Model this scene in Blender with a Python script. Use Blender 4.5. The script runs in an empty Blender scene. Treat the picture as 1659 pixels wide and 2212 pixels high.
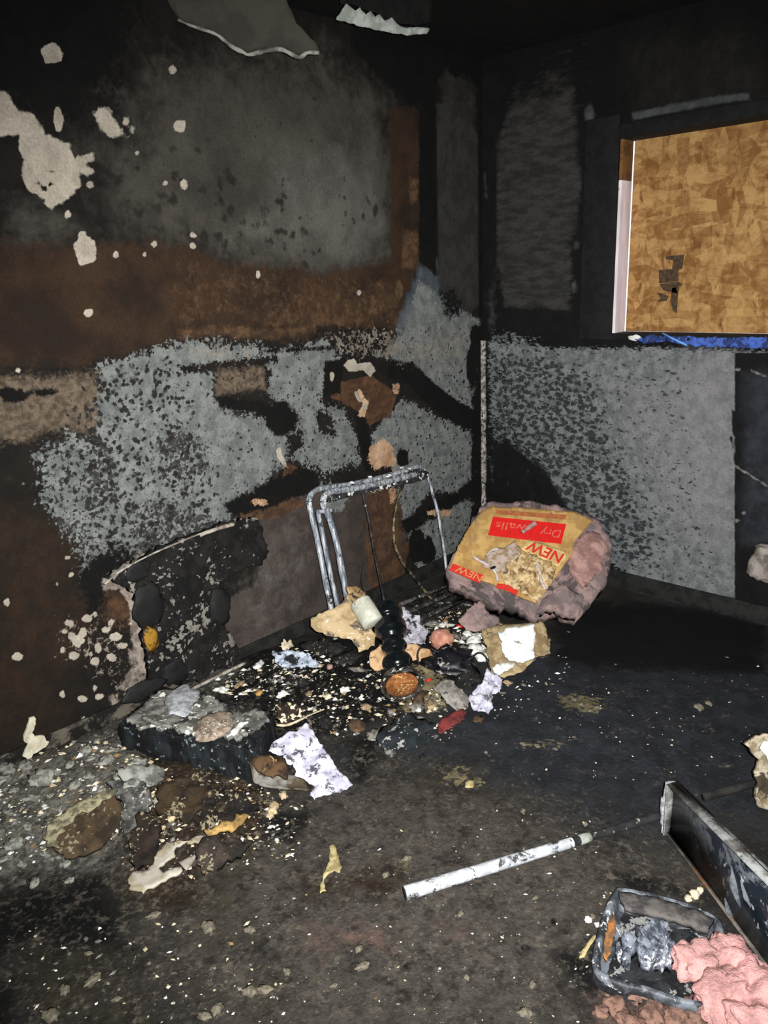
import bpy, bmesh, math, random
import numpy as np
from mathutils import Vector, Matrix, noise, geometry
random.seed(7); np.random.seed(7)
S = bpy.context.scene; COL = S.collection

# ------------------------------------------------------------ camera, world, light, exposure
FP, CX, CY = 1661.0, 829.5, 1106.0
yaw, pitch, roll = [math.radians(a) for a in (43.85, 17.11, -2.52)]
F_ = np.array([math.cos(yaw)*math.cos(pitch), math.sin(yaw)*math.cos(pitch), -math.sin(pitch)])
R_ = np.array([math.sin(yaw), -math.cos(yaw), 0.0]); U_ = np.cross(R_, F_)
R_ = R_*math.cos(roll) + U_*math.sin(roll); U_ = np.cross(R_, F_)
HC = 1.6                                  # height the phone was held at
CAM = -(F_*FP + R_*(1045-CX) + U_*(CY-1192)); CAM = CAM*(HC/CAM[2])
cd = bpy.data.cameras.new('camera'); cam = bpy.data.objects.new('camera', cd); COL.objects.link(cam)
cd.sensor_fit = 'HORIZONTAL'; cd.sensor_width = 36; cd.lens = 36*FP/1659; cd.clip_start = .02
cam.matrix_world = Matrix(((R_[0], U_[0], -F_[0], CAM[0]), (R_[1], U_[1], -F_[1], CAM[1]), (R_[2], U_[2], -F_[2], CAM[2]), (0, 0, 0, 1)))
S.camera = cam
S.view_settings.view_transform = 'Standard'; S.view_settings.look = 'None'
S.view_settings.gamma = 1; S.view_settings.exposure = 0.12; S.view_settings.use_curve_mapping = False
w = bpy.data.worlds.new('world'); S.world = w; w.use_nodes = True
w.node_tree.nodes['Background'].inputs[0].default_value = (.80, .88, 1, 1)
w.node_tree.nodes['Background'].inputs[1].default_value = 1.6
def mklight(name, kind, loc, aim, energy, color, size):
    l = bpy.data.lights.new(name, kind); o = bpy.data.objects.new(name, l); COL.objects.link(o)
    o.location = loc; o.rotation_euler = (Vector(aim)-Vector(loc)).to_track_quat('-Z', 'Y').to_euler()
    l.energy = energy; l.color = color
    if kind == 'SPOT': l.shadow_soft_size = size; l.spot_size = math.radians(104); l.spot_blend = 1.0
    elif kind == 'AREA': l.size = size
    return o
fl = CAM + R_*0.045 + U_*0.02
aim = CAM + (F_*FP + R_*(960-CX) + U_*(CY-1180))/FP*4
mklight('phone_torch', 'SPOT', fl, aim, 640, (1.0, .985, .96), .006)
mklight('ambient_fill', 'AREA', (-4.3, -3.3, 1.5), (-1.5, -1, .6), 16, (.9, .95, 1.0), 1.2)  # added area fill for soft ambient light; no doorway stands behind it

# ------------------------------------------------------------ rays from photo points onto real planes
def ray(u, v): return F_*FP + R_*(u-CX) + U_*(CY-v)
def hit(u, v, p0, n):
    r = ray(u, v); n = np.array(n, float); return CAM + r*(np.dot(np.array(p0, float)-CAM, n)/np.dot(r, n))
def onL(u, v, off=0): return hit(u, v, (0, -off, 0), (0, 1, 0))
def onR(u, v, off=0): return hit(u, v, (-off, 0, 0), (1, 0, 0))
def onZ(u, v, z=0): return hit(u, v, (0, 0, z), (0, 0, 1))
HEAP = [(640, 1470, .07, .30), (860, 1440, .09, .30), (1050, 1430, .06, .26), (420, 1520, .04, .30), (100, 1720, .05, .30),
        (430, 1760, .06, .22), (250, 1700, .05, .25), (960, 1540, .04, .2), (1250, 1520, .02, .2)]
HEAPW = [(onZ(u, v)[0], onZ(u, v)[1], h, r) for u, v, h, r in HEAP]
def gh(x, y):
    z = 0*x
    for a, b, h, r in HEAPW: z = z + h*np.exp(-((x-a)**2+(y-b)**2)/(r*r))
    return z
def GR(u, v, up=0):
    z = 0.0
    for _ in range(12):
        p = onZ(u, v, z+up); z = float(gh(p[0], p[1]))
    return onZ(u, v, z+up)
def dist(p): return float(np.dot(np.array(p)-CAM, F_))
def ppm(p): return dist(p)/FP           # metres per photo pixel at p
def lin(c):
    r = []
    for x in c[:3]:
        x = x/255; r.append(x/12.92 if x <= .04045 else ((x+.055)/1.055)**2.4)
    return (*r, 1)

# ------------------------------------------------------------ materials
class NT:
    def __init__(s, name):
        s.m = bpy.data.materials.new(name); s.m.use_nodes = True; s.t = s.m.node_tree; s.t.nodes.clear()
        s.out = s.t.nodes.new('ShaderNodeOutputMaterial'); s.b = s.t.nodes.new('ShaderNodeBsdfPrincipled')
        s.t.links.new(s.b.outputs[0], s.out.inputs[0]); s.tc = s.t.nodes.new('ShaderNodeTexCoord')
    def L(s, a, b):
        if isinstance(a, (int, float)): b.default_value = a
        elif isinstance(a, tuple): b.default_value = a
        else: s.t.links.new(a, b)
    def vec(s, scale, loc=(0, 0, 0)):
        n = s.t.nodes.new('ShaderNodeMapping'); s.L(s.tc.outputs['Object'], n.inputs[0])
        n.inputs['Scale'].default_value = scale if isinstance(scale, tuple) else (scale,)*3; n.inputs['Location'].default_value = loc
        return n.outputs[0]
    def noise(s, scale, detail=4, rough=.6, loc=(0, 0, 0), dist=0):
        n = s.t.nodes.new('ShaderNodeTexNoise'); s.L(s.vec(scale, loc), n.inputs['Vector']); n.inputs['Scale'].default_value = 1
        n.inputs['Detail'].default_value = detail; n.inputs['Roughness'].default_value = rough; n.inputs['Distortion'].default_value = dist
        return n.outputs[0]
    def vor(s, scale, loc=(0, 0, 0), feature='F1', out='Distance', warp=0):
        n = s.t.nodes.new('ShaderNodeTexVoronoi'); n.feature = feature; v = s.vec(scale, loc)
        if warp:
            w = s.t.nodes.new('ShaderNodeTexNoise'); s.L(v, w.inputs['Vector']); w.inputs['Scale'].default_value = 1.6; w.inputs['Detail'].default_value = 2
            a = s.t.nodes.new('ShaderNodeVectorMath'); a.operation = 'MULTIPLY_ADD'; s.L(w.outputs['Color'], a.inputs[0]); a.inputs[1].default_value = (warp,)*3; s.L(v, a.inputs[2]); v = a.outputs[0]
        s.L(v, n.inputs['Vector']); n.inputs['Scale'].default_value = 1
        return n.outputs[out]
    def math(s, op, a, b=0.0, c=0.0):
        n = s.t.nodes.new('ShaderNodeMath'); n.operation = op; s.L(a, n.inputs[0]); s.L(b, n.inputs[1]); s.L(c, n.inputs[2]); return n.outputs[0]
    def step(s, v, lo, hi, a=0.0, b=1.0):
        n = s.t.nodes.new('ShaderNodeMapRange'); n.interpolation_type = 'SMOOTHSTEP'; s.L(v, n.inputs[0])
        for i, x in enumerate((lo, hi, a, b)): n.inputs[i+1].default_value = x
        return n.outputs[0]
    def mix(s, f, a, b):
        n = s.t.nodes.new('ShaderNodeMix'); n.data_type = 'RGBA'; s.L(f, n.inputs[0]); s.L(a, n.inputs[6]); s.L(b, n.inputs[7]); return n.outputs[2]
    def attr(s, name):
        n = s.t.nodes.new('ShaderNodeAttribute'); n.attribute_name = name; return n.outputs['Fac']
    def bump(s, h, strength=.5, d=.01):
        n = s.t.nodes.new('ShaderNodeBump'); n.inputs['Strength'].default_value = strength; n.inputs['Distance'].default_value = d
        s.L(h, n.inputs['Height']); s.L(n.outputs[0], s.b.inputs['Normal'])
    def fin(s, col, rough=.85, metal=0.0, spec=.3):
        s.L(col, s.b.inputs['Base Color']); s.L(rough, s.b.inputs['Roughness']); s.L(metal, s.b.inputs['Metallic'])
        s.b.inputs['Specular IOR Level'].default_value = spec; return s.m

def M(name, a, b, scale=25, lo=.42, hi=.58, rough=.85, metal=0.0, bump=.3, bd=.004, spec=.3, fleck=None, fs=90, ft=.64, soot=None, ss=14, st=.52, stretch=(1, 1, 1), fm=.45):
    """two-tone mottled surface, optional soot blotches and ash flecks"""
    n = NT(name); sc = tuple(scale*k for k in stretch)
    c = n.mix(n.step(n.noise(sc, 6, .65), lo, hi), lin(a), lin(b))
    if soot: c = n.mix(n.step(n.noise(ss, 6, .7, (3, 1, 7), .4), st-.03, st+.05), c, lin(soot))
    if fleck:
        fv = n.noise(fs, 4, .55, (9, 4, 2)); fv = n.math('ADD', fv, n.math('MULTIPLY', n.math('SUBTRACT', n.noise(fs*.16, 3, .5, (1, 6, 8)), .5), fm))
        c = n.mix(n.step(fv, ft-.025, ft+.025), c, lin(fleck))
    n.bump(n.noise(scale*2.2, 6, .7, (5, 5, 5)), bump, bd)
    return n.fin(c, rough, metal, spec)

def layered(name, base, layers, rough=.9, bumps=((30, .4, .01),), spec=.25):
    n = NT(name); col = n.mix(n.step(n.noise(9, 6, .6), .38, .62), lin(base[0]), lin(base[1])); relief = None
    for i, l in enumerate(layers):
        loc = (i*3.7, i*1.9, i*5.3)
        f = n.attr(l['a'])
        if l.get('vor'):
            d = n.vor(l['s'], loc, warp=l.get('warp', .9)); k = n.noise(l['s'] if not isinstance(l['s'], tuple) else l['s'], 3, .5, loc)
            v = n.math('SUBTRACT', n.math('MULTIPLY', f, l.get('amp', .5)), n.math('ADD', d, n.math('MULTIPLY', n.math('SUBTRACT', k, .5), .9)))
            m = n.step(v, -l.get('w', .06), l.get('w', .06))
        else:
            k = n.noise(l['s'], l.get('d', 5), l.get('r', .62), loc, l.get('dist', .3))
            v = n.math('ADD', f, n.math('MULTIPLY', n.math('SUBTRACT', k, .5), l.get('amp', 1.5)))
            if l.get('s2'):
                k2 = n.noise(l['s2'], 3, .55, loc, .5); v = n.math('ADD', v, n.math('MULTIPLY', n.math('SUBTRACT', k2, .5), l['amp2']))
            m = n.step(v, .5-l.get('w', .06), .5+l.get('w', .06))
            m = n.math('MULTIPLY', m, n.step(f, .01, .06))
        if l.get('o'): m = n.math('MULTIPLY', m, l['o'])
        cc = n.mix(n.step(n.noise(l.get('ms', 12), 5, .65, loc), .36, .64), lin(l['c'][0]), lin(l['c'][1]))
        col = n.mix(m, col, cc)
        if l.get('h'):
            hh = n.math('MULTIPLY', m, l['h']); relief = hh if relief is None else n.math('ADD', relief, hh)
    g = n.noise(110, 3, .6, (2, 2, 2))
    col = n.mix(n.step(g, .35, .7, 0.0, .22), col, lin((0, 0, 0)))
    h = n.noise(bumps[0][0], 6, .7)
    if relief is not None: h = n.math('ADD', h, relief)
    n.bump(h, bumps[0][1], bumps[0][2])
    return n.fin(col, rough, 0.0, spec)

# ------------------------------------------------------------ stain fields kept as mesh attributes
def sdf(P, poly):
    poly = np.array(poly, float); d = np.full(len(P), 1e9); inside = np.zeros(len(P), bool); n = len(poly)
    for i in range(n):
        a = poly[i]; b = poly[(i+1) % n]; e = b-a; w_ = P-a
        t = np.clip((w_@e)/(e@e+1e-12), 0, 1); q = w_-t[:, None]*e; d = np.minimum(d, (q*q).sum(1))
        c = (P[:, 1] >= a[1]) != (P[:, 1] >= b[1])
        xi = a[0]+(P[:, 1]-a[1])/(e[1] if abs(e[1]) > 1e-12 else 1e-12)*e[0]
        inside ^= c & (P[:, 0] < xi)
    d = np.sqrt(d); return np.where(inside, -d, d)
def field(P, shapes, proj):
    f = np.zeros(len(P))
    for s in shapes:
        kind, pts, soft, val = s
        q = [proj(*p) for p in pts]; cov = np.clip(.5-sdf(P, q)/(2*soft), 0, 1)
        cov = cov*cov*(3-2*cov)*val if kind in '+-' else cov*val
        if kind == '+': f = np.maximum(f, cov)
        else: f = f*(1-cov)
    return f
def A(soft, val, *pts): return ('+', list(zip(pts[0::2], pts[1::2])), soft, val)
def X(soft, val, *pts): return ('-', list(zip(pts[0::2], pts[1::2])), soft, val)
def spot(u, v, ru, rv=None, soft=.012, val=1.0, ang=0, k='+'):
    rv = rv or ru; pts = []; rng = random.Random(int(u*7+v*13)); ang = math.radians(ang)
    for i in range(9):
        a = i/9*2*math.pi; r = .8+.4*rng.random(); x = math.cos(a)*ru*r; y = math.sin(a)*rv*r
        pts.append((u+x*math.cos(ang)-y*math.sin(ang), v+x*math.sin(ang)+y*math.cos(ang)))
    return (k, pts, soft, val)
def stroke(soft, val, wpx, *c, k='+'):
    pts = list(zip(c[0::2], c[1::2])); l = []; r = []
    for i, p in enumerate(pts):
        a = pts[max(i-1, 0)]; b = pts[min(i+1, len(pts)-1)]; dx, dy = b[0]-a[0], b[1]-a[1]; m = math.hypot(dx, dy)
        nx, ny = -dy/m*wpx/2, dx/m*wpx/2; l.append((p[0]+nx, p[1]+ny)); r.append((p[0]-nx, p[1]-ny))
    return (k, l+r[::-1], soft, val)

def gridmesh(name, us, vs, place, hole=None):
    us = np.array(us); vs = np.array(vs); nu, nv = len(us), len(vs)
    UU, VV = np.meshgrid(us, vs, indexing='ij'); P = np.stack([UU.ravel(), VV.ravel()], 1)
    co = place(P); faces = []
    for i in range(nu-1):
        for j in range(nv-1):
            if hole:
                a, b = (us[i]+us[i+1])/2, (vs[j]+vs[j+1])/2
                if hole[0] < a < hole[1] and hole[2] < b < hole[3]: continue
            faces.append((i*nv+j, (i+1)*nv+j, (i+1)*nv+j+1, i*nv+j+1))
    me = bpy.data.meshes.new(name); me.from_pydata(co.tolist(), [], faces); me.update()
    me.polygons.foreach_set('use_smooth', [True]*len(me.polygons))
    return me, P
def axis(lo, hi, fa, fb, fine, coarse=.15, extra=()):
    a = list(np.arange(lo, fa, coarse)) + list(np.arange(fa, fb, fine)) + list(np.arange(fb, hi, coarse)) + [hi] + list(extra)
    return sorted(set(round(x, 5) for x in a))
def addattr(me, name, vals):
    at = me.attributes.new(name, 'FLOAT', 'POINT'); at.data.foreach_set('value', np.array(vals, np.float32))
def link(name, me, mat, parent=None, kind=None):
    o = bpy.data.objects.new(name, me); COL.objects.link(o)
    if mat: me.materials.append(mat)
    if parent is not None: o.parent = parent
    if kind: o['kind'] = kind
    return o

# ============================================================ SETTING
ZC = 2.60; XB = -5.0; YB = -4.6
# ---- left wall (plane y = 0)
us = axis(XB, 0, -3.05, 0, .0095); vs = axis(0, ZC, 0, ZC, .0095)
meL, PL = gridmesh('wall_left', us, vs, lambda P: np.stack([P[:, 0], 0*P[:, 0], P[:, 1]], 1))
prL = lambda u, v: tuple(onL(u, v)[[0, 2]])
FL = {}
FL['olive'] = [A(.30, .9, 210,330, 330,160, 520,110, 700,130, 835,200, 842,560, 760,610, 620,610, 520,600, 400,540, 250,470), A(.1, .62, 0,420, 120,440, 230,500, 60,560, 0,560),
               X(.06, .8, 905,-100, 940,-100, 940,700, 905,700)]
FL['pale'] = [A(.18, .75, 560,330, 700,300, 835,330, 838,540, 720,570, 600,520), A(.10, .6, 470,520, 700,590, 830,580, 800,500, 560,440)]
FL['pit1'] = [A(.10, .55, 190,330, 330,300, 480,330, 620,430, 700,540, 640,610, 430,580, 300,520, 200,470), A(.05, .5, 740,420, 810,420, 820,480, 750,480)]
FL['brown'] = [A(.07, 1, -100,560, 130,530, 330,520, 520,570, 700,590, 850,560, 880,640, 868,712, 800,705, 690,700, 660,735, 560,738, 470,726, 400,735, 300,765, 150,790, -100,790),
               A(.03, .9, 842,230, 906,230, 908,560, 880,640, 845,640), A(.06, .8, -100,500, 120,520, 100,640, -100,640)]
FL['tanedge'] = [stroke(.03, .75, 26, 380,722, 470,712, 560,722, 650,712, 700,690, 770,692, 860,650), A(.05, .5, 560,640, 860,600, 860,700, 560,720), stroke(.02, .8, 22, 895,385, 893,440), stroke(.02, .9, 34, 888,500, 884,580), spot(862,625,10,22), A(.1, .35, 380,560, 850,600, 850,700, 380,720)]
FL['stripgrey'] = [A(.02, .95, 942,225, 1000,215, 1032,300, 1034,660, 1000,690, 948,620), A(.07, .55, 942,100, 1030,120, 1034,330, 945,260)]
FL['blue'] = [A(.05, .9, 855,700, 905,575, 945,560, 955,690, 1036,690, 1036,760, 860,760)]
FL['grey'] = [
    A(.05, .93, 215,790, 330,752, 430,738, 560,748, 590,752, 640,755, 700,735, 735,760, 728,800, 690,850, 705,880, 740,870, 772,930, 776,1000, 700,1022, 650,1000, 620,1000, 560,1050, 495,1120, 420,1150, 300,1190, 215,1225, 200,1120, 205,950),
    A(.06, .66, 75,985, 130,940, 215,940, 230,1090, 220,1210, 180,1240, 130,1130, 80,1080),
    A(.05, .55, 190,1150, 420,1100, 420,1190, 330,1200, 230,1240, 190,1240),
    A(.03, 1, 835,760, 870,720, 905,600, 950,640, 1036,690, 1036,940, 990,905, 950,850, 905,800, 850,800),
    A(.03, .95, 868,862, 960,905, 1030,940, 1032,1010, 1000,1075, 960,1060, 930,1060, 870,1140, 858,1060, 850,1010, 810,985, 800,935),
    A(.03, .85, 880,1160, 920,1110, 1000,1075, 1036,1090, 1040,1200, 985,1240, 862,1282, 900,1230), A(.03, .8, 690,1040, 760,1060, 740,1110, 700,1100),
    spot(628,1058,12,18), spot(700,770,30,40), stroke(.02, .9, 20, 810,760, 830,800),
    X(.03, 1, 460,790, 560,780, 585,800, 575,850, 600,870, 540,880, 465,860), X(.03, 1, 700,800, 740,780, 840,770, 860,860, 800,935, 770,930, 740,880, 705,860),
    X(.02, .95, 380,795, 480,780, 600,770, 600,782, 480,800, 400,806), X(.03, .9, 575,870, 640,890, 640,930, 600,935, 575,905), X(.02, .85, 680,885, 715,890, 730,950, 690,930),
    X(.07, .62, 340,940, 420,930, 460,1010, 400,1060, 350,1010), X(.05, .7, 215,960, 245,960, 250,1090, 215,1100), X(.06, .5, 260,1080, 420,1080, 460,1120, 300,1190), X(.03, .8, 470,880, 590,885, 600,905, 480,895), X(.03, .9, 620,940, 650,935, 655,965, 625,990)]
FL['slate'] = [A(.08, .9, 200,930, 330,860, 480,880, 600,940, 600,1050, 560,1120, 420,1170, 300,1210, 210,1240), A(.06, .7, 90,960, 230,940, 230,1200, 120,1150)]
FL['wisp'] = [A(.10, .42, 560,1120, 640,1090, 680,1200, 660,1330, 590,1400, 520,1400, 500,1280)]
FL['beige'] = [A(.06, .85, -100,820, 120,805, 210,805, 230,870, 225,930, 100,940, 30,960, -100,980), A(.03, .8, 460,800, 570,790, 575,845, 465,855)]
FL['pit2'] = [A(.06, .95, 75,980, 205,800, 330,760, 480,800, 480,900, 480,1100, 300,1200, 190,1240), A(.05, .45, 480,740, 780,780, 780,1010, 560,1040, 480,1100, 480,800),
              A(.05, .55, 840,700, 1036,700, 1036,1190, 860,1280, 800,940), X(.05, .6, 400,820, 480,820, 480,1000, 440,1000)]
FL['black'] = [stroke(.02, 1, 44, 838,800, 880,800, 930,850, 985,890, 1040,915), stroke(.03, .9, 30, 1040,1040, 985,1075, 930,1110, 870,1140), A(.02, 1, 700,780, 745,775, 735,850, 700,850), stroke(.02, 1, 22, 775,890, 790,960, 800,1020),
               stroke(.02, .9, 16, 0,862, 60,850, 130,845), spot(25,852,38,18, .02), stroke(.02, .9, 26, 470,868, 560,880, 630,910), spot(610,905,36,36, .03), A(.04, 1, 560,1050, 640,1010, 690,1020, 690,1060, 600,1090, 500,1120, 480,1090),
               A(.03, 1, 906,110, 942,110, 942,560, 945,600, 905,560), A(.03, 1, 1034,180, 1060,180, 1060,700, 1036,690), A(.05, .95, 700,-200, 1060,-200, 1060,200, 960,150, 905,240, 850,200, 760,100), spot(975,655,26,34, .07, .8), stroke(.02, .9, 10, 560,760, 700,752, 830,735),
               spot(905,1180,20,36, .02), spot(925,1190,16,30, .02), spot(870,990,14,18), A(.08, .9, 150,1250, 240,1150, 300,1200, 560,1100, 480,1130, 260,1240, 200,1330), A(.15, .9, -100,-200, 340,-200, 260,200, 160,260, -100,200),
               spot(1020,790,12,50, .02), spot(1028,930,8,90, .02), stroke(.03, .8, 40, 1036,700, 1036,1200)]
FL['panel'] = [A(.05, 1, 560,1120, 620,1075, 660,1060, 770,1040, 870,1060, 880,1150, 870,1220, 855,1300, 740,1330, 640,1400, 560,1440, 480,1470, 470,1300, 560,1260)]
FL['brown2'] = [A(.02, 1, 765,850, 800,850, 850,860, 845,905, 820,900, 800,920, 785,900, 770,885, 735,870), A(.02, .95, 715,860, 720,830, 800,810, 858,850, 845,895, 800,918, 780,880), A(.02, .95, 500,1090, 560,1075, 600,1055, 620,1000, 645,1010, 640,1060, 660,1090, 600,1120, 540,1125, 505,1115),
                A(.03, .9, 790,1060, 850,1045, 870,1100, 868,1180, 905,1150, 880,1200, 870,1260, 800,1290, 790,1200),  A(.12, .6, 200,1250, 300,1270, 300,1400, 200,1340)]
FL['dbrown'] = [A(.25, .9, -100,1060, 160,1120, 200,1350, 120,1600, -100,1660)]
FL['speck'] = [A(.02, 1, 800,965, 830,945, 848,965, 856,1005, 810,1015, 795,995), spot(855,840,8,14, val=.8), stroke(.01, .9, 14, 770,845, 790,870, 780,900), spot(848,1055,8,40, .015, .8), spot(560,1085,22,8, val=.7), spot(950,1108,26,8)]
FL['rim'] = [stroke(.016, 1, 26, 222,1262, 265,1262, 290,1300, 296,1350, 310,1400, 330,1460), stroke(.02, .75, 34, 290,1280, 300,1380, 320,1440), stroke(.02, .6, 50, 300,1400, 300,1450, 270,1500), stroke(.016, .9, 22, 285,1480, 268,1540, 230,1590),
             stroke(.016, .7, 20, 240,1500, 255,1530), stroke(.012, .8, 12, 225,1250, 300,1205, 400,1165, 520,1130), stroke(.02, .8, 22, 420,1478, 470,1455, 520,1438), A(.04, .5, 60,1640, 200,1560, 240,1590, 100,1650), stroke(.02, .5, 30, 200,1590, 130,1620, 60,1650)]
WS = [(112,115,20,19), (373,150,8,9), (388,272,12,14), (125,258,10,24), (398,398,8,10), (358,396,5,4), (186,542,22,26), (178,505,8,7), (250,550,6,6), (333,527,6,7), (417,530,6,7), (418,508,7,5), (558,594,5,8), (776,632,5,5), (190,676,10,8),
      (195,400,7,7), (146,462,7,11), (312,549,4,4), (39,800,5,6), (296,330,4,4), (15,1302,6,8), (40,1418,11,8), (154,1348,6,7), (205,1327,6,5), (188,1335,10,8), (145,1345,6,6), (140,1364,5,4), (168,1385,12,12), (212,1400,8,10), (160,1416,12,8), (135,1405,5,6),
      (205,1428,10,8), (195,1413,5,5), (240,1420,10,8), (180,1365,8,10), (155,1375,7,8), (135,1500,6,8), (178,1510,10,6), (205,1486,5,7), (215,1505,8,7), (180,1552,4,6), (155,1242,6,5), (122,1262,4,4), (145,1205,6,4), (250,1375,14,8), (230,1360,8,6), (265,1395,10,6), (240,1345,6,6), (283,1346,5,5)]
FL['white'] = [A(.02, 1, -60,180, 15,198, 40,240, 75,245, 100,290, 150,310, 160,340, 200,330, 203,345, 185,355, 205,365, 195,378, 172,375, 175,400, 150,425, 110,455, 95,440, 80,420, 60,415, 48,385, 50,340, 40,320, 42,290, -60,300),
               A(.03, .9, 200,240, 235,228, 255,265, 275,295, 240,298, 215,280), spot(272,262,9,12, .015, .8), spot(285,278,9,12, .015, .7), A(.012, 1, 742,790, 752,776, 765,775, 772,785, 800,782, 812,800, 800,815, 785,800, 770,802, 755,803),
               stroke(.01, .8, 9, 768,845, 772,858, 780,868), spot(788,880,6,8), spot(717,812,5,12), A(.01, 1, 596,970, 606,966, 612,985, 622,1010, 612,1005, 600,990), spot(96,408,7,6, k='-'), spot(112,372,8,5, k='-', val=.7), spot(110,398,5,5, k='-'), spot(80,396,7,5, k='-', val=.8), spot(92,432,5,4, k='-')]
FL['white'] += [spot(u, v, max(a*1.15, 5), max(b*1.15, 5), .009) for u, v, a, b in WS]
FL['crumb'] = [A(.05, .30, 110,1320, 260,1330, 290,1450, 260,1520, 190,1460, 120,1420), A(.05, .4, 850,740, 1000,700, 1000,800, 860,790), A(.04, .5, 700,720, 870,700, 870,780, 730,770), A(.04, .4, 390,735, 560,740, 540,790, 420,780)]
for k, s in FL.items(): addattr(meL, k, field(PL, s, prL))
matL = layered('burnt_plaster', ((27, 24, 20), (18, 16, 14)), [
    dict(a='olive', c=((74, 71, 64), (56, 54, 49)), s=7, amp=1.0, s2=24, amp2=.7, w=.34, ms=4),
    dict(a='pale', c=((98, 96, 90), (80, 79, 73)), s=10, amp=1.2, w=.35, ms=5),
    dict(a='pit1', c=((42, 38, 34), (32, 28, 24)), s=17, vor=1, amp=.62, w=.14, o=.9),
    dict(a='brown', c=((60, 43, 29), (38, 28, 21)), s=9, amp=.8, s2=40, amp2=.7, w=.25, ms=4),
    dict(a='tanedge', c=((106, 80, 56), (68, 51, 37)), s=26, amp=1.4, s2=60, amp2=.8, w=.35, ms=25, o=.8),
    dict(a='stripgrey', c=((58, 57, 54), (44, 43, 41)), s=20, amp=.7, w=.2, ms=14),
    dict(a='blue', c=((88, 96, 101), (66, 73, 79)), s=20, amp=.9, w=.3, ms=8),
    dict(a='dbrown', c=((46, 33, 22), (32, 24, 18)), s=10, amp=.9, s2=40, amp2=.5, w=.35),
    dict(a='brown2', c=((92, 66, 46), (58, 42, 30)), s=20, amp=.8, w=.12, ms=20),
    dict(a='panel', c=((74, 66, 62), (56, 49, 45)), s=12, amp=.7, s2=50, amp2=.6, w=.2, ms=6),
    dict(a='slate', c=((66, 67, 66), (40, 40, 40)), s=12, amp=.9, s2=50, amp2=.8, w=.3, ms=30),
    dict(a='wisp', c=((112, 106, 102), (84, 78, 74)), s=9, amp=1.2, s2=30, amp2=.8, w=.35, o=.7),
    dict(a='beige', c=((112, 98, 82), (74, 64, 54)), s=14, amp=1.0, s2=70, amp2=.9, w=.25, ms=40),
    dict(a='grey', c=((128, 131, 128), (98, 103, 102)), s=20, d=5, r=.66, amp=1.5, s2=75, amp2=1.9, w=.10, ms=22, h=.25),
    dict(a='pit2', c=((40, 41, 41), (32, 31, 29)), s=42, vor=1, amp=.40, w=.12),
    dict(a='brown2', c=((96, 68, 46), (62, 44, 32)), s=30, amp=.9, w=.1, ms=20, o=.85),
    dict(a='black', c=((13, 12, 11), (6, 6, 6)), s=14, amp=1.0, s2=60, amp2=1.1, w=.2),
    dict(a='speck', c=((205, 172, 140), (160, 125, 95)), s=38, amp=1.6, s2=80, amp2=1.6, w=.12),
    dict(a='crumb', c=((150, 142, 130), (104, 96, 86)), s=34, amp=1.8, s2=80, amp2=1.2, w=.12),
    dict(a='rim', c=((166, 154, 142), (112, 102, 94)), s=22, amp=.8, s2=70, amp2=.8, w=.2, ms=20, h=.6),
    dict(a='white', c=((186, 177, 162), (160, 151, 137)), s=60, amp=.7, s2=22, amp2=.7, w=.14, ms=10, h=.5)], bumps=((42, .6, .008),))
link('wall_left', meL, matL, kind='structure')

# ---- right wall (plane x = 0) with the window opening
wy0 = float(onR(1324, 700)[1]); wz0 = float(onR(1450, 722)[2]); wz1 = float(onR(1335, 302)[2]); wy1 = -1.95
us = axis(YB, 0, -1.75, 0, .0095, extra=(wy0, wy1)); vs = axis(0, ZC, 0, ZC, .0095, extra=(wz0, wz1))
meR, PR = gridmesh('wall_right', us, vs, lambda P: np.stack([0*P[:, 0], P[:, 0], P[:, 1]], 1), (wy1, wy0, wz0, wz1))
prR = lambda u, v: tuple(onR(u, v)[[1, 2]])
FR = {}
FR['dgrey'] = [A(.05, .95, 1072,300, 1110,220, 1240,190, 1255,420, 1235,530, 1232,672, 1090,660, 1070,560), A(.14, .5, 1100,200, 1230,110, 1250,210, 1100,280)]
FR['lintel'] = [A(.12, .7, 1330,90, 1640,40, 1700,230, 1380,250)]
FR['streak'] = [stroke(.012, .8, 18, 1365,252, 1450,234, 1560,214, 1620,208), spot(1272,245,12,20, .02, .8), spot(1290,292,10,8, .015, .6), spot(1245,530,8,12, .02, .6), spot(1240,620,8,16, .02, .6), stroke(.015, .4, 8, 1280,500, 1282,700), A(.05, .45, 1050,640, 1072,560, 1075,720, 1052,720), stroke(.01, .35, 6, 1170,130, 1300,80), stroke(.012, .5, 8, 1048,370, 1050,430)]  # first stroke paints the grey highlight along the window head
FR['grey'] = [A(.05, 1, 1056,740, 1120,740, 1200,752, 1400,752, 1660,760, 1800,770, 1800,1330, 1660,1330, 1400,1275, 1320,1215, 1270,1150, 1215,1085, 1180,1020, 1120,950, 1060,900),
              A(.04, .55, 1056,880, 1130,940, 1200,1080, 1150,1100, 1060,1040), A(.04, .5, 1060,710, 1170,725, 1160,760, 1060,760), A(.08, .4, 1250,1130, 1400,1250, 1580,1270, 1580,1320, 1300,1290)]
FR['pale'] = [A(.09, .8, 1400,900, 1480,760, 1585,770, 1588,1190, 1480,1180, 1420,1080), A(.1, .5, 1300,790, 1420,800, 1480,1150, 1400,1100)]
FR['pit'] = [A(.09, 1.0, 1056,760, 1200,750, 1290,820, 1330,950, 1400,1100, 1440,1250, 1280,1200, 1180,1090, 1060,1000), A(.1, .42, 1200,760, 1480,760, 1500,1000, 1580,1250, 1400,1250)]
FR['fine'] = [A(.03, .33, 1054,740, 1100,745, 1130,900, 1110,1060, 1054,1060)]
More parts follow.
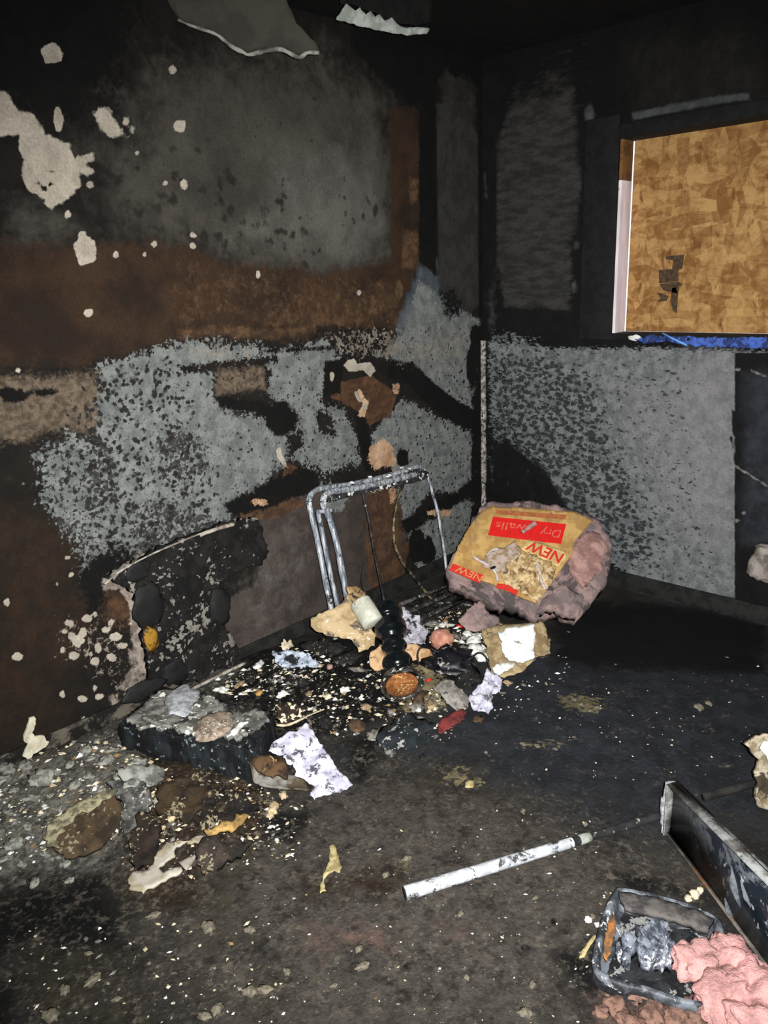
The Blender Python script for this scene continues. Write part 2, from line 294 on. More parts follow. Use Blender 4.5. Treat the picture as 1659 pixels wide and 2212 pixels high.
FR['dark'] = [A(.012, 1, 1587,762, 1800,762, 1800,1600, 1587,1600), A(.012, 1, 1580,880, 1600,905, 1597,935, 1575,945, 1587,980, 1585,1000), A(.05, .9, 1200,1240, 1330,1250, 1400,1290, 1600,1290, 1800,1330, 1800,1600, 1100,1600, 1100,1240), A(.04, .75, 1056,950, 1100,950, 1180,1020, 1240,1110, 1330,1190, 1240,1130, 1100,1080, 1060,1060),
              A(.02, 1, 1165,742, 1200,712, 1240,708, 1330,735, 1380,745, 1200,748), A(.03, 1, 1036,180, 1066,150, 1100,200, 1072,300, 1072,560, 1068,700, 1036,700), A(.02, 1, 1075,665, 1240,675, 1230,712, 1130,720, 1080,695), A(.02, 1, 1252,290, 1350,290, 1350,745, 1246,745, 1240,640, 1255,560, 1235,520, 1262,480), spot(1135,715,20,10, .02),
              A(.02, 1, 1300,300, 1340,275, 1660,225, 1800,200, 1800,262, 1340,318)]
FR['bluesoot'] = [A(.05, .75, 1600,800, 1800,800, 1800,1180, 1600,1180)]
FR['line'] = [stroke(.008, .6, 7, 1480,935, 1560,990, 1659,1050), spot(1607,1108,5,4), spot(1592,1125,8,6, val=.6), stroke(.008, .7, 8, 1560,800, 1600,798), stroke(.01, .6, 8, 1620,800, 1659,815), spot(1570,812,10,5, val=.6), spot(1560,772,26,6, val=.6), spot(1290,760,4,3)]
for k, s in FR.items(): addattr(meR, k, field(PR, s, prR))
matR = layered('sooty_plaster', ((12, 12, 12), (7, 7, 7)), [
    dict(a='lintel', c=((34, 32, 27), (20, 19, 17)), s=6, amp=1.2, w=.35),
    dict(a='dgrey', c=((60, 58, 55), (38, 37, 36)), s=(12, 9, 12), amp=1.0, s2=(50, 18, 60), amp2=.9, w=.3, ms=(20, 10, 34)),
    dict(a='grey', c=((126, 129, 130), (92, 96, 98)), s=16, d=5, r=.66, amp=1.2, s2=(70, 40, 90), amp2=1.4, w=.16, ms=24, h=.25),
    dict(a='pale', c=((138, 136, 137), (114, 113, 116)), s=16, amp=.9, s2=60, amp2=.5, w=.45, ms=14, o=.75),
    dict(a='pit', c=((40, 43, 45), (28, 30, 32)), s=(34, 30, 44), vor=1, warp=1.5, amp=.52, w=.14, o=.9),
    dict(a='fine', c=((22, 22, 22), (14, 14, 14)), s=(120, 60, 120), amp=2.2, w=.1),
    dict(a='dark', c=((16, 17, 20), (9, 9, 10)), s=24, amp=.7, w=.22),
    dict(a='bluesoot', c=((48, 52, 58), (32, 35, 40)), s=9, amp=1.0, w=.4),
    dict(a='streak', c=((78, 80, 82), (60, 62, 64)), s=30, amp=.8, w=.3),
    dict(a='line', c=((150, 148, 142), (100, 100, 100)), s=40, amp=.9, w=.2)], bumps=((40, .6, .008),))
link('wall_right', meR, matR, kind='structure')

def boxmesh(lo, hi, bevel=.0, seg=1):
    bm = bmesh.new(); bmesh.ops.create_cube(bm, size=1)
    for v in bm.verts: v.co = Vector([lo[i]+(v.co[i]+.5)*(hi[i]-lo[i]) for i in range(3)])
    if bevel: bmesh.ops.bevel(bm, geom=bm.edges[:]+bm.verts[:], offset=bevel, segments=seg+1, profile=.6, affect='EDGES')
    return bm
def bm2obj(name, bm, mat, parent=None, kind=None, smooth=True):
    me = bpy.data.meshes.new(name); bmesh.ops.recalc_face_normals(bm, faces=bm.faces[:]); bm.to_mesh(me); bm.free()
    if smooth: me.polygons.foreach_set('use_smooth', [True]*len(me.polygons))
    return link(name, me, mat, parent, kind)

SOOT = M('black_soot', (13, 13, 14), (22, 22, 24), 20, bump=.6, rough=.8)
# ---- ceiling, back walls, floor
matC = M('charred_ceiling', (7, 7, 7), (16, 15, 14), 6, bump=.8, bd=.02)
me = bpy.data.meshes.new('ceiling'); me.from_pydata([(XB, YB, ZC), (0, YB, ZC), (0, 0, ZC), (XB, 0, ZC)], [], [(0, 1, 2, 3)]); link('ceiling', me, matC, kind='structure')
matB = M('soot_wall', (30, 28, 26), (48, 46, 44), 3, bump=.5)
me = bpy.data.meshes.new('wall_back'); me.from_pydata([(XB, YB, 0), (0, YB, 0), (0, YB, ZC), (XB, YB, ZC)], [], [(0, 1, 2, 3)]); link('wall_back', me, matB, kind='structure')
me = bpy.data.meshes.new('wall_front'); me.from_pydata([(XB, YB, 0), (XB, 0, 0), (XB, 0, ZC), (XB, YB, ZC)], [], [(0, 1, 2, 3)]); link('wall_front', me, matB, kind='structure')

xs = axis(XB, 0, -3.4, 0, .0125); ys = axis(YB, 0, -2.6, 0, .0125)
def floorz(P):
    z = gh(P[:, 0], P[:, 1]); r = np.array([noise.fractal((x*9, y*9, 1.3), .9, 2.1, 4)*.010 + abs(noise.fractal((x*34, y*34, 4), .8, 2, 3))*.006 for x, y in P])
    amp = .35+np.clip(gh(P[:, 0], P[:, 1])*18, 0, 1.6); return np.stack([P[:, 0], P[:, 1], z+r*amp-.004], 1)
meF, PF = gridmesh('floor', xs, ys, floorz)
prF = lambda u, v: tuple(onZ(u, v)[:2])
FF = {}
FF['ash'] = [A(.15, .9, -100,1700, 100,1640, 250,1570, 330,1600, 330,1700, 250,1800, 240,1880, 60,1900, -100,1960), A(.06, .6, 300,1480, 560,1440, 560,1500, 330,1540)]
FF['mid'] = [A(.35, .95, 560,1720, 900,1650, 1150,1750, 1400,1850, 1500,1930, 1250,2212, 900,2300, 500,2300, 300,2000)]
FF['brown'] = [A(.1, .8, 260,1860, 420,1840, 460,1960, 260,1980), A(.08, .8, 300,1660, 560,1640, 600,1760, 560,1850, 300,1850, 280,1760), A(.15, .5, 860,1640, 1060,1620, 1080,1720, 900,1740), A(.1, .6, 620,1860, 900,1840, 860,1960, 640,1960)]
FF['olive'] = [A(.2, .7, 50,2030, 300,2010, 300,2212, 60,2212), A(.15, .6, 400,1850, 560,1830, 560,2030, 380,2000), A(.15, .5, 420,2100, 660,2060, 660,2212, 420,2212)]
FF['blue'] = [A(.25, .85, 1100,1400, 1659,1400, 1800,1500, 1800,1800, 1300,1800, 1000,1660, 800,1620, 760,1720, 720,1640, 900,1580)]
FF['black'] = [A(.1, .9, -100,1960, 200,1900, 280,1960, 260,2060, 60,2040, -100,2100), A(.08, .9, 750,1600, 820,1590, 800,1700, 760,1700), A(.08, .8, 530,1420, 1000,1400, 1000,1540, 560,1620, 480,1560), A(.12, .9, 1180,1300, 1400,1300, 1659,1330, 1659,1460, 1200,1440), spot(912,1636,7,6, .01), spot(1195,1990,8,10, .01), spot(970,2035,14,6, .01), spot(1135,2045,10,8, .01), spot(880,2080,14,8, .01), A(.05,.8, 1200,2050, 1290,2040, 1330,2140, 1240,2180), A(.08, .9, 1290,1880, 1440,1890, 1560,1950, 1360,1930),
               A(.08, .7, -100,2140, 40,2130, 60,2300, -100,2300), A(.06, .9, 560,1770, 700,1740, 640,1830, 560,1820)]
FF['pink'] = [A(.07, .6, 640,2000, 860,1990, 860,2060, 640,2070), A(.05, .6, 960,1990, 1050,1990, 1040,2030, 960,2030), A(.08, .85, 1300,2140, 1560,2160, 1600,2300, 1280,2300), A(.04, .5, 620,2020, 680,2030, 680,2070, 630,2060)]
FF['tan'] = [A(.03, .8, 1010,1680, 1045,1675, 1040,1695, 1010,1695), A(.06, .7, 950,1650, 1010,1660, 1010,1700, 960,1690), A(.05, .8, 1200,1510, 1300,1510, 1290,1545, 1220,1540), A(.05, .7, 1110,1605, 1200,1600, 1230,1615, 1130,1615), A(.03, .7, 860,1850, 885,1850, 880,1890, 860,1890), A(.05, .7, 860,1480, 960,1480, 960,1560, 860,1560)]
FF['mottle'] = [A(.25, .30, -100,1620, 600,1420, 900,1600, 1400,1750, 1659,1900, 1659,2300, -100,2300), A(.2, .16, 1100,1450, 1659,1450, 1659,1800, 1100,1700)]
FF['fleck'] = [A(.2, .13, 500,1700, 1300,1750, 1400,2300, 600,2300), A(.1, .42, -50,1650, 330,1600, 330,1850, -50,1900), A(.1, .22, 560,1430, 1000,1440, 1000,1600, 560,1600), A(.1, .36, 300,1680, 600,1680, 640,1840, 330,1860), A(.1, .25, 300,2050, 600,2050, 600,2212, 100,2212), A(.2, .06, 1100,1500, 1600,1500, 1500,1700, 1100,1700)]
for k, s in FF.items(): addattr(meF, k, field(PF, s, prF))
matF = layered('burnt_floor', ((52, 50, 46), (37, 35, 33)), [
    dict(a='mid', c=((80, 75, 69), (60, 57, 52)), s=7, amp=1.1, s2=60, amp2=.6, w=.45, ms=30),
    dict(a='olive', c=((62, 58, 44), (44, 42, 34)), s=9, amp=1.6, w=.3, ms=14),
    dict(a='ash', c=((132, 132, 124), (76, 76, 71)), s=16, amp=1.2, s2=50, amp2=1.0, w=.3, ms=45),
    dict(a='brown', c=((58, 44, 28), (36, 26, 18)), s=12, amp=1.3, w=.25),
    dict(a='blue', c=((46, 50, 56), (32, 35, 40)), s=5, amp=1.0, w=.4, ms=14),
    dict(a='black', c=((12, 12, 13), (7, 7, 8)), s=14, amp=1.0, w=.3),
    dict(a='pink', c=((112, 88, 80), (76, 64, 58)), s=22, amp=1.4, s2=60, amp2=1.0, w=.35, o=.8),
    dict(a='tan', c=((150, 138, 104), (104, 96, 74)), s=45, amp=2.0, w=.15),
    dict(a='mottle', c=((106, 98, 87), (82, 77, 69)), s=26, d=4, amp=1.3, s2=70, amp2=1.3, w=.25),
    dict(a='mottle', c=((24, 22, 21), (16, 15, 15)), s=17, d=4, amp=1.5, s2=55, amp2=1.0, w=.25, o=.8),
    dict(a='fleck', c=((140, 134, 116), (92, 87, 75)), s=70, d=3, amp=1.7, s2=18, amp2=.8, w=.10)], bumps=((60, .9, .012),), spec=.2)
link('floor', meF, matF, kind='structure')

# ---- baseboard, corner bead
BB = M('scorched_baseboard', (96, 90, 80), (52, 48, 44), 14, bump=.4, soot=(20, 18, 17), ss=7, st=.5)
bm = boxmesh((-3.6, -.014, 0), (-1.98, -.001, .085), .004); bm2obj('baseboard_left', bm, BB, kind='structure')
BD = M('black_baseboard', (20, 20, 20), (36, 36, 35), 14, bump=.4)
bm = boxmesh((-1.98, -.014, 0), (-.002, -.001, .085), .004); bm2obj('baseboard_left', bm, BD, kind='structure')
bm = boxmesh((-.014, -4.5, 0), (-.001, -.016, .085), .004); bm2obj('baseboard_right', bm, BD, kind='structure')
zt = float(onL(1045, 735)[2]); bm = bmesh.new(); N = 60; prev = None
for i in range(N+1):
    z = .09+(zt-.09)*i/N; wv = .017+.007*noise.noise((3, 1, z*9))
    ring = [bm.verts.new(c) for c in ((-wv-.006, -.001, z), (-wv, -.007, z), (-.008, -.012, z), (-.001, -wv-.004, z), (-.001, -.001, z))]
    if prev:
        for k in range(5): bm.faces.new((prev[k], prev[(k+1) % 5], ring[(k+1) % 5], ring[k]))
    else: bm.faces.new(ring)
    prev = ring
bm.faces.new(prev[::-1])
bm2obj('trim_1', bm, M('corner_bead', (176, 170, 162), (112, 108, 104), 40, soot=(34, 33, 32), ss=44, st=.54), kind='structure')

# ---- window: charred casing, head, jamb with painted light leak, sill, OSB outside
wroot = bpy.data.objects.new('window_1', None); COL.objects.link(wroot); wroot['kind'] = 'structure'; wroot.location = (0, wy0, wz0)
def wpart(name, lo, hi, mat, bev=.004):
    o = bm2obj(name, boxmesh(lo, hi, bev), mat, wroot); o.matrix_parent_inverse = Matrix.Translation((0, -wy0, -wz0)); return o
cw = float(onR(1262, 500)[1])
wpart('casing', (-.022, wy0, wz0-.03), (-.001, cw, wz1+.10), SOOT)
wpart('casing', (-.026, wy1-.1, wz1), (-.001, wy0, wz1+.06), SOOT)
wpart('sill', (-.020, wy1-.1, wz0-.030), (.118, wy0+.02, wz0), SOOT)
JM = M('leak_lit_jamb', (244, 232, 236), (214, 202, 208), 8, stretch=(1, 1, .2), bump=.1, soot=(120, 80, 50), ss=4, st=.62)  # daylight leaking in along the jamb is put into this pale colour
jy = wy0
wpart('head', (-.001, wy1-.1, wz1), (.118, wy0+.02, wz1+.02), SOOT)
wpart('jamb', (-.001, jy-.012, wz0), (.100, jy+.02, wz0+(wz1-wz0)*.80), JM, .001)
wpart('jamb', (-.001, jy-.012, wz0+(wz1-wz0)*.80), (.100, jy+.02, wz1+.02), M('brown_jamb', (120, 84, 44), (92, 62, 32), 20), .002)
# OSB sheet
n = NT('oriented_strand_board')
v1 = n.vor((26, 24, 11), (0, 0, 0), 'F1', 'Color'); v2 = n.vor((9, 9, 30), (4, 4, 4), 'F1', 'Color')
bw = n.t.nodes.new('ShaderNodeRGBToBW'); n.L(v1, bw.inputs[0]); bw2 = n.t.nodes.new('ShaderNodeRGBToBW'); n.L(v2, bw2.inputs[0])
k = n.math('ADD', n.math('MULTIPLY', bw.outputs[0], .5), n.math('MULTIPLY', bw2.outputs[0], .5))
k = n.math('ADD', k, n.math('MULTIPLY', n.math('SUBTRACT', n.noise((14, 14, 18), 6, .7, dist=1.2), .5), 1.5))
c = n.mix(n.step(k, .1, .9), lin((128, 86, 42)), lin((186, 146, 92)))
c = n.mix(n.step(n.noise((20, 16, 9), 5, .6, (7, 7, 7), 1.0), .54, .72), c, lin((112, 72, 34)))
n.bump(k, .5, .004); OSB = n.fin(c, .8)
INK = M('black_ink', (58, 46, 34), (84, 66, 46), 60, lo=.4, hi=.6)
ob = bpy.data.objects.new('strand_board', None); COL.objects.link(ob); ob.location = (.108, -1.3, wz0-.05)
ob['label'] = 'golden brown oriented strand board boarding up the window opening from outside'; ob['category'] = 'board'
def child(o, root):
    o.parent = root; o.matrix_parent_inverse = Matrix.Translation(-root.location); return o
child(bm2obj('sheet', boxmesh((.101, wy1-.3, wz0+.0015), (.115, wy0-.0165, wz1+.16), .001), OSB), ob)
def polyface(name, pts, mat, thick_dir):
    bm = bmesh.new(); vs_ = [bm.verts.new(Vector(p)) for p in pts]; f = bm.faces.new(vs_)
    r = bmesh.ops.extrude_face_region(bm, geom=[f]); [setattr(v, 'co', v.co+Vector(thick_dir)) for v in r['geom'] if isinstance(v, bmesh.types.BMVert)]
    return bm2obj(name, bm, mat, smooth=False)
stamp = [[(1438,554), (1478,550), (1474,580), (1466,584), (1466,606), (1450,610), (1424,612), (1423,583), (1452,581), (1454,562), (1438,560)],
         [(1424,614), (1466,608), (1474,616), (1460,622), (1464,634), (1434,628)], [(1452,622), (1466,620), (1462,676), (1454,672), (1448,650)], [(1418,632), (1432,634), (1444,640), (1440,650), (1420,652), (1428,643)]]
for s_ in stamp: child(polyface('ink_stamp', [onR(u, v, -.1005) for u, v in s_], INK, (-.0006, 0, 0)), ob)
INK2 = M('faded_ink', (132, 96, 56), (150, 110, 64), 50)
for s_ in [[(1462,425), (1488,420), (1484,445), (1458,448)], [(1448,470), (1484,466), (1482,490), (1450,494)], [(1462,300), (1490,296), (1484,370), (1466,380)], [(1438,448), (1452,446), (1450,466), (1436,468)]]:
    child(polyface('ink_stamp', [onR(u, v, -.1005) for u, v in s_], INK2, (-.0005, 0, 0)), ob)

# ============================================================ OBJECT HELPERS
def empty(name, label, cat, loc, group=None):
    o = bpy.data.objects.new(name, None); COL.objects.link(o); o.location = Vector(loc); o['label'] = label; o['category'] = cat
    if group: o['group'] = group
    o.empty_display_size = .05; return o
def recenter(o):
    me = o.data; n_ = len(me.vertices); a = np.empty(n_*3); me.vertices.foreach_get('co', a); a = a.reshape(-1, 3)
    c = np.array([(a[:, 0].min()+a[:, 0].max())/2, (a[:, 1].min()+a[:, 1].max())/2, a[:, 2].min()])
    me.vertices.foreach_set('co', (a-c).ravel()); o.location = Vector(c); me.update()
def tag(o, label, cat, group=None):
    recenter(o); o['label'] = label; o['category'] = cat
    if group: o['group'] = group
    return o
def patch(name, px, p0, nrm, mat, thick=.004, step=.012, amp=.0, freq=12, seed=0, rag=.004, bend=None, oct_=3, ridged=False):
    """solid sheet whose outline lies on a real plane; crumpled along the plane normal"""
    nn = Vector(nrm).normalized(); P3 = [Vector(hit(u, v, p0, nrm)) for u, v in px]
    e1 = (P3[1]-P3[0]).normalized(); e2 = nn.cross(e1); o0 = P3[0]
    poly = [((p-o0).dot(e1), (p-o0).dot(e2)) for p in P3]; out = []
    for i in range(len(poly)):
        a = Vector(poly[i]); b = Vector(poly[(i+1) % len(poly)]); k = max(1, int((b-a).length/step))
        nrm2 = Vector((-(b-a).y, (b-a).x)).normalized()
        for j in range(k):
            t = j/k; p = a.lerp(b, t); out.append(p+nrm2*rag*noise.noise((p.x*60+seed, p.y*60, 2.2))*1.6)
    arr = np.array([list(p) for p in out]); nb = len(out); lo = arr.min(0); hi = arr.max(0)
    gx, gy = np.meshgrid(np.arange(lo[0], hi[0], step), np.arange(lo[1], hi[1], step)); G = np.stack([gx.ravel(), gy.ravel()], 1)
    rng = np.random.RandomState(seed+1); G = G+rng.uniform(-.25, .25, G.shape)*step; G = G[sdf(G, arr) < -step*.45]
    vv = [Vector(p) for p in arr]+[Vector(p) for p in G]
    V, E_, Fc, *_ = geometry.delaunay_2d_cdt(vv, [(i, (i+1) % nb) for i in range(nb)], [], 1, 1e-5)
    bm = bmesh.new(); top = []; bot = []
    for p in V:
        q = o0+e1*p.x+e2*p.y; d = noise.fractal((p.x*freq+seed*3.1, p.y*freq, seed), .8, 2, oct_)
        if ridged: d = 1-2*abs(d)*1.4
        q = q+nn*(amp*d); q = q+(Vector(bend(p.x-lo[0], p.y-lo[1], hi[0]-lo[0], hi[1]-lo[1]))if bend else Vector((0, 0, 0)))
        top.append(bm.verts.new(q)); bot.append(bm.verts.new(q-nn*thick))
    cnt = {}
    for f in Fc:
        bm.faces.new([top[i] for i in f]); bm.faces.new([bot[i] for i in f[::-1]])
        for i in range(len(f)):
            e = (f[i], f[(i+1) % len(f)]); cnt[e] = 1
    for (a, b) in cnt:
        if (b, a) not in cnt: bm.faces.new((top[b], top[a], bot[a], bot[b]))
    return bm2obj(name, bm, mat, smooth=(thick > .002))
def chunkbm(c, size, seed, rough=.35, sub=3, rot=None, sq=1.0):
    bm = bmesh.new(); bmesh.ops.create_icosphere(bm, subdivisions=sub, radius=1)
    rng = random.Random(seed); Rm = rot if rot is not None else Matrix.Rotation(rng.uniform(0, 6.28), 3, 'Z')@Matrix.Rotation(rng.uniform(-.4, .4), 3, 'X')
    for v in bm.verts:
        d = v.co.normalized()
        if sq != 1.0: d = Vector([math.copysign(abs(x)**sq, x) for x in d])
        k = 1+rough*noise.fractal(Vector(v.co)*1.5+Vector((seed*1.7, 0, 0)), .8, 2, 3)
        v.co = Rm@Vector((d.x*size[0]*k, d.y*size[1]*k, d.z*size[2]*k))+Vector(c)
    return bm
def chunk(name, px, spx, mat, seed, flat=.55, rough=.4, sub=3, up=0, sq=1.0, asp=1.0):
    p = GR(*px); m = ppm(p); s = spx*m
    return bm2obj(name, chunkbm((p[0], p[1], p[2]+s*flat*.7+up), (s*asp, s, s*flat), seed, rough, sub, sq=sq), mat)
def tubebm(pts, r, seg=10, bm=None, caps=True, wob=0, flat=1.0):
    bm = bm or bmesh.new(); P = [Vector(p) for p in pts]; prev = None; n_ = len(P); up = Vector((.13, .2, 1)).normalized()
    for i, p in enumerate(P):
        t = (P[min(i+1, n_-1)]-P[max(i-1, 0)]).normalized(); a = t.cross(up)
        if a.length < .1: a = t.cross(Vector((1, 0, 0)))
        a.normalize(); b = t.cross(a); rr = r[i] if isinstance(r, (list, tuple)) else r; rr *= 1+wob*noise.noise(p*40)
        ring = [bm.verts.new(p+a*math.cos(k/seg*6.2832)*rr+b*math.sin(k/seg*6.2832)*rr*flat) for k in range(seg)]
        if prev:
            for k in range(seg): bm.faces.new((prev[k], prev[(k+1) % seg], ring[(k+1) % seg], ring[k]))
        elif caps: bm.faces.new(ring[::-1])
        prev = ring
    if caps: bm.faces.new(prev)
    return bm
def smooth(pts, n_=6):
    P = [Vector(p) for p in pts]; out = []
    for i in range(len(P)-1):
        a = P[max(i-1, 0)]; b = P[i]; c = P[i+1]; d = P[min(i+2, len(P)-1)]
        for j in range(n_):
            t = j/n_; out.append(.5*((2*b)+(c-a)*t+(2*a-5*b+4*c-d)*t*t+(3*b-a-3*c+d)*t**3))
    return out+[P[-1]]
def lathebm(prof, o, ax, seg=36):
    """prof: list of (distance along axis, radius)"""
    ax = Vector(ax).normalized(); a = ax.orthogonal().normalized(); b = ax.cross(a); o = Vector(o); bm = bmesh.new(); prev = None
    for h, r in prof:
        ring = [bm.verts.new(o+ax*h+(a*math.cos(k/seg*6.2832)+b*math.sin(k/seg*6.2832))*max(r, .0004)) for k in range(seg)]
        if prev:
            for k in range(seg): bm.faces.new((prev[k], prev[(k+1) % seg], ring[(k+1) % seg], ring[k]))
        else: bm.faces.new(ring[::-1])
        prev = ring
    bm.faces.new(prev); return bm
def text_on(name, s, O, Xv, Yv, mat, off, bold=0.0):
    """lettering laid on a quad: O start of baseline, Xv along the text, Yv up the letters"""
    cu = bpy.data.curves.new(name, 'FONT'); cu.body = s; cu.size = 1; cu.offset = bold; t = bpy.data.objects.new('tmp', cu); COL.objects.link(t)
    me = bpy.data.meshes.new_from_object(t.evaluated_get(bpy.context.evaluated_depsgraph_get())); bpy.data.objects.remove(t)
    a = np.empty(len(me.vertices)*3); me.vertices.foreach_get('co', a); a = a.reshape(-1, 3); lo = a.min(0); hi = a.max(0)
    O, Xv, Yv, off = [np.array(q, float) for q in (O, Xv, Yv, off)]
    q = O+off+((a[:, :1]-lo[0])/(hi[0]-lo[0]))*Xv+((a[:, 1:2]-lo[1])/(hi[1]-lo[1]))*Yv
    me.vertices.foreach_set('co', q.ravel()); me.update(); me.materials.clear(); me.name = name
    return link(name, me, mat)

# shared materials
CHAR = M('charred_black', (12, 12, 12), (24, 23, 22), 30, bump=.9, bd=.008, fleck=(120, 116, 106), fs=90, ft=.68)
ASHW = M('white_plaster', (228, 230, 226), (196, 196, 188), 30, bump=.4)
CREAM = M('cream_plaster', (212, 200, 172), (170, 158, 130), 40, bump=.4)
GREYC = M('grey_plaster', (132, 130, 124), (92, 90, 86), 40, bump=.4)
PAPER = M('scorched_white_paper', (206, 204, 222), (166, 164, 182), 14, bump=.6, bd=.006, soot=(74, 70, 78), ss=30, st=.57)
NEWSP = M('scorched_newsprint', (176, 174, 182), (138, 136, 146), 18, bump=.5, soot=(38, 36, 40), ss=32, st=.55)
TAN = M('tan_cardboard', (190, 168, 130), (152, 130, 96), 10, bump=.4, soot=(84, 76, 70), ss=9, st=.57, fleck=(230, 222, 205), fs=70, ft=.66)
PINK = M('pink_insulation', (184, 146, 138), (150, 114, 108), 16, bump=1.0, bd=.012)
PINKG = M('sooty_insulation', (156, 132, 128), (118, 104, 104), 12, bump=1.0, bd=.008, soot=(84, 76, 76), ss=7, st=.54)
METAL = M('scorched_steel', (186, 192, 198), (104, 112, 122), 34, stretch=(2, 2, .25), rough=.5, metal=.25, bump=.4, soot=(44, 46, 50), ss=26, st=.60, fleck=(214, 214, 212), fs=60, ft=.66)
DMETAL = M('dark_steel', (62, 62, 60), (30, 30, 32), 30, rough=.6, metal=.3, bump=.5, fleck=(160, 156, 148), fs=80, ft=.66)
BLACKGL = M('glossy_black', (10, 14, 16), (16, 20, 22), 12, rough=.16, bump=.05, spec=.7)

# ============================================================ LARGE OBJECTS
# ---- insulation bale wrapped in kraft paper, in the corner
fb = GR(1165, 1345); m0 = Vector(hit(1070, 1290, (fb[0], fb[1], .10), (F_[0]*.6, F_[1]*.6, 0)))
nrm = Vector((-.55, -.60, .92)).normalized(); p0 = Vector(onZ(1160, 1300, .13))
bale = empty('insulation_bale', 'kraft paper wrapped bale of pink insulation batts with red printing in the room corner', 'insulation', (p0.x, p0.y, 0))
body = [(1036,1098), (1052,1086), (1130,1082), (1205,1092), (1240,1100), (1285,1118), (1306,1140), (1324,1175), (1318,1225), (1308,1262), (1262,1322), (1246,1338), (1225,1330), (1200,1318), (1162,1330), (1120,1310), (1060,1300), (1020,1275), (975,1252), (966,1226)]
KRAFT = M('kraft_paper', (196, 160, 98), (166, 130, 76), 12, bump=.35, soot=(150, 118, 84), ss=7, st=.58)
o = patch('batt', body, p0-nrm*.035, nrm, PINKG, thick=.13, step=.018, amp=.022, freq=9, seed=3, rag=.01); child(o, bale)
face = [(1040,1104), (1058,1094), (1130,1096), (1215,1104), (1240,1106), (1282,1124), (1266,1140), (1240,1170), (1236,1196), (1190,1262), (1158,1304), (1118,1286), (1062,1262), (1020,1246), (970,1228), (990,1180), (1012,1140)]
o = patch('paper_face', face, p0+nrm*.012, nrm, KRAFT, thick=.006, step=.014, amp=.006, freq=8, seed=5, rag=.004); child(o, bale)
fr = [(1246,1170), (1268,1146), (1296,1150), (1312,1180), (1300,1230), (1262,1268), (1240,1240), (1228,1212)]
child(patch('batt', fr, p0+nrm*.0, nrm, PINK, thick=.05, step=.014, amp=.018, freq=14, seed=9, rag=.01), bale)
child(patch('batt', [(1160,1322), (1176,1290), (1215,1262), (1262,1290), (1246,1334), (1200,1316)], p0-nrm*.0, nrm, PINKG, thick=.06, step=.014, amp=.02, freq=13, seed=12, rag=.01), bale)
REDP = M('red_print', (222, 26, 26), (200, 30, 26), 60, bump=.1)
RED2 = M('worn_red_print', (206, 60, 44), (180, 70, 48), 70, bump=.1)
PL_ = p0+nrm*.0205
def onP(u, v, off=0): return hit(u, v, PL_+nrm*off, nrm)
child(patch('red_label', [(1065,1116), (1223,1132), (1212,1175), (1054,1156)], PL_, nrm, REDP, thick=.0012, step=.02, amp=.002, freq=6, seed=4, rag=.001), bale)
child(patch('red_border', [(1072,1101), (1224,1112), (1222,1122), (1070,1110)], PL_, nrm, M('faded_red_border', (176, 104, 60), (150, 92, 54), 40), thick=.001, step=.02, rag=.002), bale)
LET = M('faded_letter', (216, 120, 96), (190, 84, 66), 70, bump=.1)
def quadtext(name, s, tr, tl, br, mat, off=.0025, bold=.0):
    a = onP(*tr); b = onP(*tl); c_ = onP(*br); child(text_on(name, s, a, b-a, c_-a, mat, nrm*off, bold), bale)
quadtext('lettering', 'Dry', (1214,1141), (1172,1137), (1207,1162), LET)
quadtext('lettering', 'walls', (1142,1134), (1072,1127), (1138,1150), LET)
NEWC = M('red_letter', (214, 48, 36), (188, 52, 40), 70)
child(patch('torn_label', [(1142,1166), (1222,1190), (1226,1204), (1206,1224), (1124,1186)], PL_+nrm*.001, nrm, M('pale_kraft', (216, 190, 132), (190, 160, 104), 24), thick=.003, step=.012, amp=.003, seed=8, rag=.002), bale)
quadtext('lettering', 'NEW', (1219,1199), (1146,1169), (1206,1219), NEWC, .010, .02)
child(patch('red_label', [(978,1217), (1046,1243), (1036,1260), (970,1231)], PL_, nrm, NEWC, thick=.001, step=.02, rag=.002), bale)
quadtext('lettering', 'NEW', (1044,1245), (990,1222), (1036,1257), M('kraft_letter', (206, 150, 98), (196, 130, 80), 40), .003, .01)
child(patch('red_label', [(1074,1260), (1100,1263), (1120,1276), (1116,1286), (1096,1276), (1072,1270)], PL_, nrm, NEWC, thick=.001, step=.02, rag=.003), bale)
TORN = M('torn_paper', (214, 190, 146), (168, 138, 92), 30, bump=.8, bd=.006, soot=(120, 92, 62), ss=22, st=.56)
child(patch('torn_flap', [(1110,1208), (1140,1192), (1190,1216), (1204,1226), (1190,1262), (1158,1302), (1130,1280), (1092,1262), (1078,1236)], PL_+nrm*.004, nrm, TORN, thick=.004, step=.010, amp=.012, freq=26, seed=6, rag=.006, ridged=True), bale)
child(patch('torn_flap', [(1046,1200), (1068,1186), (1090,1180), (1112,1168), (1126,1186), (1128,1204), (1100,1218), (1084,1236), (1062,1232), (1040,1222)], PL_+nrm*.003, nrm, M('fibre_fluff', (186, 170, 158), (150, 124, 96), 36, bump=.8), thick=.003, step=.010, amp=.008, freq=30, seed=7, rag=.006), bale)
child(bm2obj('puncture', chunkbm(onP(1064, 1226, .002), (.014, .014, .004), 4, .3, 2), SOOT), bale)
child(bm2obj('puncture', chunkbm(onP(1092, 1237, .006), (.010, .012, .004), 5, .3, 2), M('grey_lump', (110, 104, 110), (80, 76, 84), 40)), bale)
WST = M('white_strand', (206, 196, 196), (180, 170, 170), 50)
